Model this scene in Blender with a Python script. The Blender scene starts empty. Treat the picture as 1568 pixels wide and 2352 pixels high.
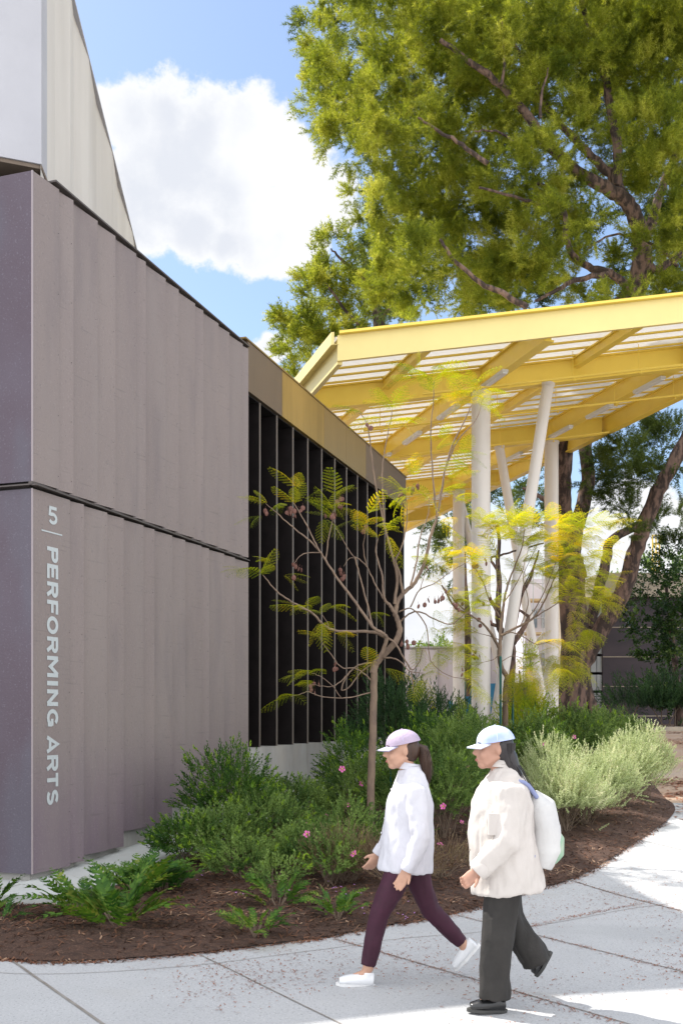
import bpy, bmesh, math, random
import numpy as np
from mathutils import Vector, Matrix, noise, geometry
random.seed(7); rng = np.random.default_rng(11)
C = bpy.context.scene.collection
SC = bpy.context.scene

# ------------------------------------------------------------------ camera, world, sun, exposure
F, HZ, CX, CH = 2350.0, 1641.0, 784.0, 1.7          # focal length / horizon / centre in reference units, eye height
cam = bpy.data.cameras.new('camera'); camo = bpy.data.objects.new('camera', cam); C.objects.link(camo)
camo.location = (0, 0, CH); camo.rotation_euler = (math.pi/2, 0, 0)
cam.sensor_fit = 'HORIZONTAL'; cam.sensor_width = 24.0; cam.lens = F/1568*24.0
cam.shift_y = (HZ-1176)/1568.0; cam.clip_end = 2000; cam.clip_start = 0.1
SC.camera = camo
SUN = Vector((-6.1, 3.8, 10.05)).normalized()
SUN_EL = math.asin(SUN.z); SUN_AZ = math.atan2(SUN.x, SUN.y)
sl = bpy.data.lights.new('sun', 'SUN'); sl.energy = 4.3; sl.angle = math.radians(0.5); sl.color = (1.0, 0.95, 0.87)
so = bpy.data.objects.new('sun', sl); C.objects.link(so); so.location = (-20, 12, 40)
so.rotation_euler = (-SUN).to_track_quat('-Z', 'Y').to_euler()
SC.view_settings.view_transform = 'Standard'; SC.view_settings.look = 'None'
SC.view_settings.gamma = 1.0; SC.view_settings.exposure = 0.75
SC.view_settings.use_curve_mapping = False

def world():
    w = bpy.data.worlds.new("World"); SC.world = w; w.use_nodes = True
    nt = w.node_tree; N = nt.nodes; L = nt.links; N.clear()
    out = N.new('ShaderNodeOutputWorld'); bg = N.new('ShaderNodeBackground'); L.new(bg.outputs[0], out.inputs[0])
    bg.inputs[1].default_value = 0.13
    sky = N.new('ShaderNodeTexSky'); sky.sky_type = 'NISHITA'; sky.sun_disc = False
    sky.sun_elevation = SUN_EL; sky.sun_rotation = SUN_AZ
    sky.air_density = 1.0; sky.dust_density = 0.9; sky.ozone_density = 1.0
    tc = N.new('ShaderNodeTexCoord'); nrm = N.new('ShaderNodeVectorMath'); nrm.operation = 'NORMALIZE'
    L.new(tc.outputs['Generated'], nrm.inputs[0])
    def blob(x, y, r, prev):
        d = Vector(((x-CX)/F, 1, (HZ-y)/F)); k = d.length; d.normalize()
        dist = N.new('ShaderNodeVectorMath'); dist.operation = 'DISTANCE'; L.new(nrm.outputs[0], dist.inputs[0]); dist.inputs[1].default_value = d
        m = N.new('ShaderNodeMath'); m.operation = 'DIVIDE'; L.new(dist.outputs['Value'], m.inputs[0]); m.inputs[1].default_value = r/F/k
        s = N.new('ShaderNodeMath'); s.operation = 'SUBTRACT'; s.inputs[0].default_value = 1.0; L.new(m.outputs[0], s.inputs[1])
        if prev is None: return s
        mx = N.new('ShaderNodeMath'); mx.operation = 'SMOOTH_MAX'; mx.inputs[2].default_value = 0.16
        L.new(prev.outputs[0], mx.inputs[0]); L.new(s.outputs[0], mx.inputs[1]); return mx
    p = None
    for b in [(300,260,110),(380,250,105),(470,290,110),(560,310,95),(630,350,100),(700,410,100),(765,440,75),(790,490,60),(400,390,160),(540,440,150),
              (660,500,110),(320,450,140),(450,520,90),(590,570,80),(690,560,70),(520,560,60),(640,590,60),(625,800,45),(1400,1190,60),(1000,1380,260),(1300,1330,150),(1480,1250,150)]:
        p = blob(*b, p)
    # unseen cloud banks beside, above and behind the viewer, added to lift ambient light
    n0 = N.new('ShaderNodeTexNoise'); n0.inputs['Scale'].default_value = 1.7; n0.inputs['Detail'].default_value = 3
    L.new(nrm.outputs[0], n0.inputs['Vector'])
    sep = N.new('ShaderNodeSeparateXYZ'); L.new(nrm.outputs[0], sep.inputs[0])
    back = N.new('ShaderNodeMapRange'); back.inputs['From Min'].default_value = 0.75; back.inputs['From Max'].default_value = 0.35
    back.inputs['To Min'].default_value = -1.0; back.inputs['To Max'].default_value = 0.62
    L.new(sep.outputs['Y'], back.inputs['Value'])
    a0 = N.new('ShaderNodeMath'); a0.operation = 'ADD'; L.new(n0.outputs['Fac'], a0.inputs[0]); L.new(back.outputs[0], a0.inputs[1])
    a1 = N.new('ShaderNodeMath'); a1.operation = 'SUBTRACT'; L.new(a0.outputs[0], a1.inputs[0]); a1.inputs[1].default_value = 0.72
    mx = N.new('ShaderNodeMath'); mx.operation = 'MAXIMUM'; L.new(p.outputs[0], mx.inputs[0]); L.new(a1.outputs[0], mx.inputs[1])
    n1 = N.new('ShaderNodeTexNoise'); n1.inputs['Scale'].default_value = 11.0; n1.inputs['Detail'].default_value = 11; n1.inputs['Roughness'].default_value = 0.66
    L.new(nrm.outputs[0], n1.inputs['Vector'])
    k = N.new('ShaderNodeMath'); k.operation = 'MULTIPLY_ADD'; k.inputs[1].default_value = 2.7; k.inputs[2].default_value = -1.28
    L.new(n1.outputs['Fac'], k.inputs[0])
    dn = N.new('ShaderNodeMath'); dn.operation = 'ADD'; L.new(mx.outputs[0], dn.inputs[0]); L.new(k.outputs[0], dn.inputs[1])
    cov = N.new('ShaderNodeMapRange'); cov.interpolation_type = 'SMOOTHSTEP'; cov.inputs['From Min'].default_value = 0.02; cov.inputs['From Max'].default_value = 0.34
    L.new(dn.outputs[0], cov.inputs['Value'])
    # grey undersides
    n2 = N.new('ShaderNodeTexNoise'); n2.inputs['Scale'].default_value = 6.0; n2.inputs['Detail'].default_value = 5
    L.new(nrm.outputs[0], n2.inputs['Vector'])
    r2 = N.new('ShaderNodeMapRange'); r2.inputs['From Min'].default_value = 0.40; r2.inputs['From Max'].default_value = 0.58
    r2.interpolation_type = 'SMOOTHSTEP'; L.new(n2.outputs['Fac'], r2.inputs['Value'])
    dm = N.new('ShaderNodeMapRange'); dm.interpolation_type = 'SMOOTHSTEP'; dm.inputs['From Min'].default_value = 0.05; dm.inputs['From Max'].default_value = 1.0; L.new(dn.outputs[0], dm.inputs['Value'])
    gm = N.new('ShaderNodeMath'); gm.operation = 'MULTIPLY'; L.new(r2.outputs[0], gm.inputs[0]); L.new(dm.outputs[0], gm.inputs[1])
    cc = N.new('ShaderNodeMix'); cc.data_type = 'RGBA'; L.new(gm.outputs[0], cc.inputs['Factor'])
    cc.inputs[6].default_value = (4.75, 4.8, 4.88, 1); cc.inputs[7].default_value = (3.75, 3.9, 4.25, 1)
    # unseen clouds behind the viewer, brightened as added fill for the shade
    br = N.new('ShaderNodeMapRange'); br.inputs['From Min'].default_value = 0.5; br.inputs['From Max'].default_value = -0.1
    br.inputs['To Min'].default_value = 1.0; br.inputs['To Max'].default_value = 2.1; L.new(sep.outputs['Y'], br.inputs['Value'])
    cb = N.new('ShaderNodeVectorMath'); cb.operation = 'SCALE'; L.new(cc.outputs[2], cb.inputs[0]); L.new(br.outputs[0], cb.inputs['Scale'])
    mixn = N.new('ShaderNodeMix'); mixn.data_type = 'RGBA'; L.new(cov.outputs[0], mixn.inputs['Factor'])
    L.new(sky.outputs[0], mixn.inputs[6]); L.new(cb.outputs[0], mixn.inputs[7])
    L.new(mixn.outputs[2], bg.inputs[0])
world()

# ------------------------------------------------------------------ helpers
def P(x, y, Y): return Vector(((x-CX)/F*Y, Y, CH+(HZ-y)/F*Y))
def gz(X, Y):
    if Y < 9.3: return 0.0
    if Y < 10.3: return 0.03*(Y-9.3)**2
    return min(1.2, 0.03+0.06*(Y-10.3))
def G(x, y, extra=0.0):
    lo, hi = 2.0, 60.0
    for _ in range(50):
        Y = (lo+hi)/2
        if CH+(HZ-y)/F*Y > gz(0, Y)+extra: lo = Y
        else: hi = Y
    return Vector(((x-CX)/F*Y, Y, gz(0, Y)+extra))
def tag(o, label=None, cat=None, group=None, kind=None):
    if label: o['label'] = label
    if cat: o['category'] = cat
    if group: o['group'] = group
    if kind: o['kind'] = kind
    return o
def thing(name, label, cat, loc=(0,0,0), group=None):
    o = bpy.data.objects.new(name, None); C.objects.link(o); o.location = loc
    o.empty_display_size = 0.2
    return tag(o, label, cat, group)
def link(name, me, mats, parent=None):
    if not isinstance(mats, (list, tuple)): mats = [mats]
    for m in mats: me.materials.append(m)
    o = bpy.data.objects.new(name, me); C.objects.link(o)
    if parent:
        o.parent = parent
        off = Vector(parent.location) if parent.type == 'EMPTY' else Vector((0,0,0))
        o.matrix_parent_inverse = Matrix.Translation(-off)
    return o
class MB:
    def __init__(s): s.v = []; s.f = []; s.m = []; s.sm = []
    def add(s, vs, fs, mi=0, smooth=False):
        b = len(s.v); s.v += [tuple(v) for v in vs]
        for f in fs: s.f.append([b+i for i in f]); s.m.append(mi); s.sm.append(smooth)
    def hexa(s, p, mi=0):    # 8 corners: bottom 4 ccw, top 4 ccw
        s.add(p, [(3,2,1,0),(4,5,6,7),(0,1,5,4),(1,2,6,5),(2,3,7,6),(3,0,4,7)], mi)
    def box(s, x0, x1, y0, y1, z0, z1, mi=0):
        s.hexa([(x0,y0,z0),(x1,y0,z0),(x1,y1,z0),(x0,y1,z0),(x0,y0,z1),(x1,y0,z1),(x1,y1,z1),(x0,y1,z1)], mi)
    def tube(s, pts, rad, n=8, mi=0, cap=True, smooth=True, ell=None, xdir=None):
        pts = [Vector(p) for p in pts]; k = len(pts)
        if not isinstance(rad, (list, tuple)): rad = [rad]*k
        ref = None; rings = []
        for i, p in enumerate(pts):
            t = (pts[min(i+1,k-1)]-pts[max(i-1,0)])
            if t.length < 1e-9: t = Vector((0,0,1))
            t.normalize()
            if xdir is not None: ref = Vector(xdir)
            elif ref is None: ref = Vector((1,0,0)) if abs(t.x) < 0.8 else Vector((0,1,0))
            a = (ref-t*ref.dot(t)).normalized(); b = t.cross(a); ref = a
            r = rad[i]; ra, rb = (r if isinstance(r, tuple) else (r, r))
            rings.append([p+a*ra*math.cos(2*math.pi*j/n)+b*rb*math.sin(2*math.pi*j/n) for j in range(n)])
        vs = [v for r in rings for v in r]; fs = []
        for i in range(k-1):
            for j in range(n):
                j2 = (j+1) % n; fs.append((i*n+j, i*n+j2, (i+1)*n+j2, (i+1)*n+j))
        s.add(vs, fs, mi, smooth)
        if cap:
            s.add(rings[0][::-1], [tuple(range(n))], mi); s.add(rings[-1], [tuple(range(n))], mi)
    def ball(s, c, r, mi=0, n=16, rot=None):
        c = Vector(c); rx, ry, rz = (r if isinstance(r, tuple) else (r,r,r)); vs = []; fs = []; h = n//2
        for i in range(h+1):
            th = math.pi*i/h
            for j in range(n):
                ph = 2*math.pi*j/n
                v = Vector((rx*math.sin(th)*math.cos(ph), ry*math.sin(th)*math.sin(ph), rz*math.cos(th)))
                if rot: v = rot @ v
                vs.append(c+v)
        for i in range(h):
            for j in range(n):
                j2 = (j+1) % n; fs.append((i*n+j, (i+1)*n+j, (i+1)*n+j2, i*n+j2))
        s.add(vs, fs, mi, True)
    def build(s, name, mats, parent=None, weld=False):
        me = bpy.data.meshes.new(name); me.from_pydata(s.v, [], s.f)
        me.polygons.foreach_set('material_index', s.m); me.polygons.foreach_set('use_smooth', s.sm)
        if weld:
            b = bmesh.new(); b.from_mesh(me); bmesh.ops.remove_doubles(b, verts=b.verts, dist=1e-5); b.to_mesh(me); b.free()
        me.update(); return link(name, me, mats, parent)
def npmesh(name, arr, mats, parent=None, mi=None):
    """arr (N,k,3) separate polygons of k corners"""
    n, k = arr.shape[0], arr.shape[1]
    me = bpy.data.meshes.new(name); me.vertices.add(n*k); me.vertices.foreach_set('co', arr.reshape(-1).astype(np.float32))
    me.loops.add(n*k); me.loops.foreach_set('vertex_index', np.arange(n*k, dtype=np.int32))
    me.polygons.add(n); me.polygons.foreach_set('loop_start', np.arange(0, n*k, k, dtype=np.int32))
    me.polygons.foreach_set('loop_total', np.full(n, k, dtype=np.int32))
    if mi is not None: me.polygons.foreach_set('material_index', mi.astype(np.int32))
    me.update(calc_edges=True); me.validate()
    return link(name, me, mats, parent)
def smooth_path(pts, sub=4):
    pts = [Vector(p) for p in pts]; out = []
    if len(pts) < 3: return pts
    for i in range(len(pts)-1):
        p0 = pts[max(i-1,0)]; p1 = pts[i]; p2 = pts[i+1]; p3 = pts[min(i+2,len(pts)-1)]
        for j in range(sub):
            t = j/sub
            out.append(0.5*((2*p1)+(p2-p0)*t+(2*p0-5*p1+4*p2-p3)*t*t+(3*p1-p0-3*p2+p3)*t**3))
    out.append(pts[-1]); return out
def limb(mb, pts, r0, r1, n=8, sub=4, wob=0.0):
    p = smooth_path(pts, sub); k = len(p)
    if wob: p = [q+Vector([random.uniform(-wob,wob) for _ in range(3)]) if 0 < i < k-1 else q for i, q in enumerate(p)]
    mb.tube(p, [r0+(r1-r0)*i/(k-1) for i in range(k)], n)
    return p

# ------------------------------------------------------------------ materials
def mat(name, col, rough=0.7, metal=0.0, var=0.0, scale=4.0, col2=None, bump=0.0, bscale=40.0, stretch=None, spec=0.4, detail=5, lo=0.35, hi=0.65):
    m = bpy.data.materials.new(name); m.use_nodes = True; nt = m.node_tree; N = nt.nodes; L = nt.links
    b = N['Principled BSDF']; b.inputs['Base Color'].default_value = (*col, 1); b.inputs['Roughness'].default_value = rough
    b.inputs['Metallic'].default_value = metal; b.inputs['Specular IOR Level'].default_value = spec
    geo = N.new('ShaderNodeNewGeometry'); vec = geo.outputs['Position']
    if stretch:
        mp = N.new('ShaderNodeMapping'); mp.inputs['Scale'].default_value = stretch; L.new(vec, mp.inputs[0]); vec = mp.outputs[0]
    if var or col2:
        n = N.new('ShaderNodeTexNoise'); n.inputs['Scale'].default_value = scale; n.inputs['Detail'].default_value = detail; n.inputs['Roughness'].default_value = 0.6
        L.new(vec, n.inputs['Vector'])
        r = N.new('ShaderNodeMapRange'); r.inputs['From Min'].default_value = lo; r.inputs['From Max'].default_value = hi; L.new(n.outputs['Fac'], r.inputs['Value'])
        mx = N.new('ShaderNodeMix'); mx.data_type = 'RGBA'; L.new(r.outputs[0], mx.inputs['Factor'])
        c2 = col2 if col2 else tuple(c*(1-var) for c in col)
        mx.inputs[6].default_value = (*col, 1); mx.inputs[7].default_value = (*c2, 1); L.new(mx.outputs[2], b.inputs['Base Color'])
        m['mix'] = mx.name
    if bump:
        n = N.new('ShaderNodeTexNoise'); n.inputs['Scale'].default_value = bscale; n.inputs['Detail'].default_value = 6; L.new(vec, n.inputs['Vector'])
        bp = N.new('ShaderNodeBump'); bp.inputs['Strength'].default_value = bump; bp.inputs['Distance'].default_value = 0.02
        L.new(n.outputs['Fac'], bp.inputs['Height']); L.new(bp.outputs[0], b.inputs['Normal'])
    return m
def overlay(m, col, scale, lo, hi, amount=1.0, stretch=None, kind='NOISE', detail=4):
    """lay another procedural colour pattern over a material's colour"""
    nt = m.node_tree; N = nt.nodes; L = nt.links; b = N['Principled BSDF']
    geo = N.new('ShaderNodeNewGeometry'); vec = geo.outputs['Position']
    if stretch:
        mp = N.new('ShaderNodeMapping'); mp.inputs['Scale'].default_value = stretch; L.new(vec, mp.inputs[0]); vec = mp.outputs[0]
    if kind == 'NOISE':
        n = N.new('ShaderNodeTexNoise'); n.inputs['Scale'].default_value = scale; n.inputs['Detail'].default_value = detail; L.new(vec, n.inputs['Vector']); src = n.outputs['Fac']
    elif kind == 'VOR':
        n = N.new('ShaderNodeTexVoronoi'); n.inputs['Scale'].default_value = scale; L.new(vec, n.inputs['Vector']); src = n.outputs['Distance']
    elif kind == 'Z':
        n = N.new('ShaderNodeSeparateXYZ'); L.new(vec, n.inputs[0]); src = n.outputs['Z']
    r = N.new('ShaderNodeMapRange'); r.inputs['From Min'].default_value = lo; r.inputs['From Max'].default_value = hi
    r.inputs['To Max'].default_value = amount; r.interpolation_type = 'SMOOTHSTEP'; L.new(src, r.inputs['Value'])
    mx = N.new('ShaderNodeMix'); mx.data_type = 'RGBA'; L.new(r.outputs[0], mx.inputs['Factor'])
    inp = b.inputs['Base Color']
    if inp.is_linked: L.new(inp.links[0].from_socket, mx.inputs[6])
    else: mx.inputs[6].default_value = inp.default_value
    mx.inputs[7].default_value = (*col, 1); L.new(mx.outputs[2], inp)
    return m
def leafmat(name, c1, c2, c3=None, trans=0.45, nscale=1.2, rough=0.5):
    m = bpy.data.materials.new(name); m.use_nodes = True; nt = m.node_tree; N = nt.nodes; L = nt.links
    b = N['Principled BSDF']; out = N['Material Output']; b.inputs['Roughness'].default_value = rough; b.inputs['Specular IOR Level'].default_value = 0.18
    geo = N.new('ShaderNodeNewGeometry')
    n = N.new('ShaderNodeTexNoise'); n.inputs['Scale'].default_value = nscale; n.inputs['Detail'].default_value = 4; L.new(geo.outputs['Position'], n.inputs['Vector'])
    a = N.new('ShaderNodeMath'); a.operation = 'MULTIPLY_ADD'; a.inputs[1].default_value = 2.4; a.inputs[2].default_value = -0.95; L.new(n.outputs['Fac'], a.inputs[0])
    ad = N.new('ShaderNodeMath'); ad.operation = 'MULTIPLY_ADD'; ad.inputs[1].default_value = 0.6; L.new(geo.outputs['Random Per Island'], ad.inputs[0]); L.new(a.outputs[0], ad.inputs[2])
    cr = N.new('ShaderNodeValToRGB'); e = cr.color_ramp.elements; e[0].color = (*c1, 1); e[1].color = (*c2, 1); e[0].position = 0.15; e[1].position = 0.85
    if c3: x = cr.color_ramp.elements.new(0.98); x.color = (*c3, 1)
    L.new(ad.outputs[0], cr.inputs[0]); L.new(cr.outputs[0], b.inputs['Base Color'])
    tr = N.new('ShaderNodeBsdfTranslucent')
    hs = N.new('ShaderNodeHueSaturation'); hs.inputs['Value'].default_value = 1.5; hs.inputs['Saturation'].default_value = 1.1; hs.inputs['Hue'].default_value = 0.485
    L.new(cr.outputs[0], hs.inputs['Color']); L.new(hs.outputs[0], tr.inputs[0])
    mx = N.new('ShaderNodeMixShader'); mx.inputs[0].default_value = trans; L.new(b.outputs[0], mx.inputs[1]); L.new(tr.outputs[0], mx.inputs[2]); L.new(mx.outputs[0], out.inputs[0])
    return m
M = {}
M['clad'] = mat('cladding', (0.238,0.196,0.184), 0.55, 0.12, scale=0.9, col2=(0.205,0.168,0.162), bump=0.12, bscale=60, stretch=(1,1,0.35), lo=0.3, hi=0.7)
overlay(M['clad'], (0.175,0.130,0.172), 1.0, 1.7, 0.3, 0.7, kind='Z')  # purple sky reflection put into the colour, stronger towards the ground
overlay(M['clad'], (0.30,0.265,0.255), 60, 0.56, 0.72, 0.45, detail=6)
overlay(M['clad'], (0.12,0.105,0.105), 38, 0.58, 0.74, 0.45, detail=6)
overlay(M['clad'], (0.24,0.205,0.195), 2.2, 0.46, 0.70, 0.35, stretch=(1.2,1.2,0.2))
overlay(M['clad'], (0.135,0.115,0.125), 2.6, 0.50, 0.74, 0.30, stretch=(1.2,1.2,0.25))
overlay(M['clad'], (0.12,0.10,0.10), 3.0, 0.62, 0.74, 0.35, stretch=(0.7,0.7,14))

M['clad2'] = mat('cladding_shaded_end', (0.105,0.085,0.110), 0.5, 0.2, scale=1.0, col2=(0.090,0.066,0.085), bump=0.12, bscale=60, lo=0.3, hi=0.7)  # same cladding, with the left face's shade darkened into the colour
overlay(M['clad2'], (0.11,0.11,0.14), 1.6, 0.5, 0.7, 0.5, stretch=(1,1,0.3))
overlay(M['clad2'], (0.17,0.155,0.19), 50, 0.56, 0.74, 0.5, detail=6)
M['trim'] = mat('corner_trim', (0.34,0.29,0.30), 0.45, 0.3)
M['dark'] = mat('dark_metal', (0.020,0.018,0.018), 0.5, 0.3, spec=0.3)
M['groove'] = mat('groove_metal', (0.10,0.085,0.08), 0.5, 0.3)
M['fin'] = mat('fin_metal', (0.018,0.014,0.014), 0.5, 0.4, var=0.3, scale=6, spec=0.3)
M['finedge'] = mat('fin_edge', (0.26,0.22,0.19), 0.4, 0.5)
M['bronze'] = mat('bronze_fascia', (0.38,0.27,0.115), 0.38, 0.8, var=0.12, scale=2, stretch=(1,1,0.2))
M['bronze2'] = mat('bronze_fascia_dull', (0.22,0.165,0.12), 0.48, 0.75, var=0.12, scale=2, stretch=(1,1,0.2))
M['bronze3'] = mat('bronze_fascia_reflection', (0.50,0.34,0.11), 0.42, 0.8, var=0.3, scale=2.2, stretch=(1,1,0.15))  # golden canopy reflection put into the panel colour
M['conc'] = mat('concrete', (0.40,0.39,0.37), 0.85, scale=1.6, col2=(0.30,0.29,0.275), bump=0.2, bscale=30, stretch=(1,1,0.35))
overlay(M['conc'], (0.22,0.20,0.18), 5, 0.55, 0.75, 0.5, stretch=(1,1,0.15))
overlay(M['conc'], (0.33,0.29,0.24), 1.3, 0.5, 0.8, 0.5)
M['white'] = mat('white_render', (0.43,0.43,0.46), 0.75, scale=1.2, col2=(0.39,0.39,0.42), bump=0.1, bscale=80)
M['cream'] = mat('ribbed_render', (0.60,0.57,0.53), 0.75, scale=1.0, col2=(0.52,0.49,0.45), stretch=(1,1,0.2), bump=0.08, bscale=80)
M['soffit'] = mat('soffit_board', (0.20,0.155,0.12), 0.8, var=0.3, scale=2)
M['yel'] = mat('yellow_steel', (0.90,0.68,0.11), 0.38, scale=1.5, col2=(0.85,0.63,0.10), spec=0.5)
overlay(M['yel'], (0.74,0.53,0.10), 6, 0.6, 0.8, 0.3, stretch=(1,1,0.3))
M['yel2'] = mat('yellow_fascia_skylit', (0.80,0.66,0.26), 0.45, scale=0.9, col2=(0.76,0.62,0.24), spec=0.5)  # canopy yellow made paler: reflected sky light put into the colour
overlay(M['yel2'], (0.68,0.56,0.24), 8, 0.62, 0.85, 0.35, stretch=(1,1,0.12))
M['colm'] = mat('white_steel', (0.70,0.66,0.62), 0.4, scale=1.5, col2=(0.64,0.60,0.56), stretch=(1,1,0.2))
M['light'] = mat('fixture_metal', (0.62,0.63,0.62), 0.4, 0.2)
M['lens'] = mat('fixture_lens', (0.75,0.76,0.75), 0.25)
def deckmat():
    m = mat('deck_sheet', (0.80,0.79,0.77), 0.5); nt = m.node_tree; N = nt.nodes; L = nt.links
    tr = N.new('ShaderNodeBsdfTranslucent'); tr.inputs[0].default_value = (0.80,0.80,0.80,1)
    mx = N.new('ShaderNodeMixShader'); mx.inputs[0].default_value = 0.5
    L.new(N['Principled BSDF'].outputs[0], mx.inputs[1]); L.new(tr.outputs[0], mx.inputs[2]); L.new(mx.outputs[0], N['Material Output'].inputs[0]); return m
M['deck'] = deckmat()
def pavemat(name, c1, c2, warm):
    m = mat(name, c1, 0.85, scale=0.7, col2=c2, bump=0.25, bscale=180, lo=0.35, hi=0.7)
    overlay(m, (0.17,0.17,0.17), 60, 0.57, 0.68, 0.55, detail=3)
    overlay(m, (0.66,0.66,0.66), 80, 0.57, 0.70, 0.5, detail=3)
    overlay(m, warm, 0.9, 0.58, 0.72, 0.4)
    overlay(m, tuple(c*0.72 for c in c1), 0.45, 0.56, 0.66, 0.35, stretch=(0.6,1.6,1))
    return m
M['pave'] = pavemat('exposed_aggregate_paving', (0.435,0.44,0.45), (0.385,0.39,0.40), (0.37,0.345,0.31))
M['strip'] = mat('strip_concrete', (0.50,0.52,0.51), 0.85, scale=1.2, col2=(0.42,0.43,0.42), bump=0.1)
overlay(M['strip'], (0.28,0.24,0.20), 2.5, 0.55, 0.75, 0.5)
M['plaza'] = mat('plaza_concrete', (0.42,0.34,0.27), 0.85, scale=0.6, col2=(0.38,0.25,0.17), bump=0.1)
M['joint'] = mat('joint_filler', (0.19,0.165,0.145), 0.9, scale=8, col2=(0.27,0.25,0.23))
M['mulch'] = mat('mulch', (0.085,0.045,0.030), 0.95, scale=9, col2=(0.045,0.024,0.017), bump=1.0, bscale=55, stretch=(1,1.6,1))
overlay(M['mulch'], (0.16,0.09,0.06), 45, 0.56, 0.68, 0.8, stretch=(1,2.2,1))
M['chip'] = leafmat('wood_chips', (0.05,0.025,0.017), (0.17,0.085,0.052), (0.32,0.21,0.14), trans=0.0, rough=0.9, nscale=3)
M['fleck'] = leafmat('dry_flecks', (0.20,0.075,0.045), (0.33,0.15,0.09), None, trans=0.0, rough=0.9)
M['petal'] = mat('purple_petals', (0.45,0.20,0.55), 0.6)
M['soil'] = mat('far_ground', (0.24,0.19,0.14), 0.95, scale=0.4, col2=(0.16,0.14,0.09), bump=0.3, bscale=4)
M['bark'] = mat('jacaranda_bark', (0.235,0.165,0.115), 0.85, scale=14, col2=(0.15,0.105,0.08), bump=0.5, bscale=40, stretch=(1,1,0.4))
M['bark2'] = mat('pine_bark', (0.165,0.108,0.085), 0.95, scale=7, col2=(0.045,0.032,0.028), bump=1.0, bscale=11, stretch=(1,1,0.30), lo=0.42, hi=0.54)  # bark darkened as a whole to put shade into the colour
overlay(M['bark2'], (0.23,0.15,0.12), 2.2, 0.58, 0.66, 0.5)
M['bark3'] = mat('pine_branch_bark', (0.27,0.15,0.11), 0.95, scale=3, col2=(0.14,0.11,0.10), bump=0.9, bscale=12, stretch=(1,1,0.5))
M['twig'] = mat('shrub_stems', (0.17,0.125,0.09), 0.9)
M['needle'] = leafmat('pine_needles', (0.092,0.132,0.018), (0.295,0.335,0.048), (0.47,0.48,0.10), trans=0.55, nscale=0.9)
M['needle_d'] = leafmat('pine_needles_shaded', (0.035,0.065,0.016), (0.105,0.145,0.030), None, trans=0.4, nscale=1.0)  # inner, lower and under-canopy crowns: shade put into a darker needle colour
M['jac'] = leafmat('jacaranda_leaves', (0.13,0.19,0.020), (0.38,0.38,0.032), (0.62,0.44,0.04), trans=0.55, nscale=1.4)
M['jac2'] = leafmat('jacaranda_leaves_yellow', (0.21,0.27,0.030), (0.44,0.43,0.045), (0.64,0.46,0.045), trans=0.55, nscale=1.2)
M['pod'] = mat('seed_pods', (0.19,0.085,0.065), 0.7, var=0.4, scale=30)
M['L_myr'] = leafmat('shrub_leaf_green', (0.022,0.068,0.014), (0.085,0.17,0.028), None, trans=0.3, nscale=3)
M['L_tip'] = leafmat('shrub_leaf_tip', (0.13,0.26,0.03), (0.26,0.38,0.05), None, trans=0.4, nscale=3)
M['L_roc'] = leafmat('rockrose_leaf', (0.050,0.105,0.026), (0.19,0.28,0.072), None, trans=0.3, nscale=3)
M['L_sag'] = leafmat('sage_leaf', (0.27,0.33,0.15), (0.47,0.52,0.29), (0.56,0.55,0.36), trans=0.35, nscale=3)
M['L_ole'] = leafmat('narrow_leaf_dark', (0.022,0.052,0.022), (0.055,0.11,0.038), None, trans=0.3, nscale=2)
M['L_fer'] = leafmat('fern_leaf', (0.022,0.075,0.014), (0.10,0.20,0.026), (0.20,0.24,0.045), trans=0.3, nscale=2.5)
M['L_dry'] = leafmat('dry_leaf', (0.12,0.075,0.05), (0.22,0.17,0.09), None, trans=0.2, nscale=4)
M['L_brt'] = leafmat('bright_leaf', (0.16,0.25,0.025), (0.38,0.45,0.05), None, trans=0.5, nscale=1.5)
M['L_ivy'] = leafmat('broad_leaf_dark', (0.012,0.035,0.010), (0.045,0.09,0.020), (0.10,0.15,0.04), trans=0.25, nscale=1.2, rough=0.35)
M['pink'] = mat('pink_petals', (0.72,0.16,0.42), 0.6)
M['fcore'] = mat('flower_centre', (0.75,0.55,0.08), 0.7)
M['bgwhite'] = mat('pale_building', (0.62,0.58,0.62), 0.8, scale=0.6, col2=(0.55,0.52,0.56))
M['bgdark'] = mat('shaded_block_wall', (0.070,0.055,0.062), 0.8, scale=0.5, col2=(0.045,0.038,0.045), stretch=(1,1,2.5))  # wall standing in shade, its darkness put into the colour
M['bgbeige'] = mat('beige_band', (0.40,0.34,0.26), 0.8, var=0.2, scale=1)
M['glassb'] = mat('glass_block', (0.35,0.36,0.36), 0.15, spec=0.6)
M['glass'] = mat('window_glass', (0.10,0.13,0.16), 0.1, spec=0.7)
M['scaf'] = mat('scaffold_steel', (0.45,0.44,0.42), 0.4, 0.6)
M['plank'] = mat('scaffold_plank', (0.55,0.40,0.22), 0.8)
M['blue'] = mat('blue_hoarding', (0.03,0.20,0.36), 0.5)
M['green'] = mat('green_steel', (0.012,0.10,0.085), 0.45)
M['kerb'] = mat('kerb_concrete', (0.42,0.37,0.30), 0.85, var=0.2, scale=3)
M['tie'] = mat('rubber_tie', (0.03,0.03,0.03), 0.7)

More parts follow.
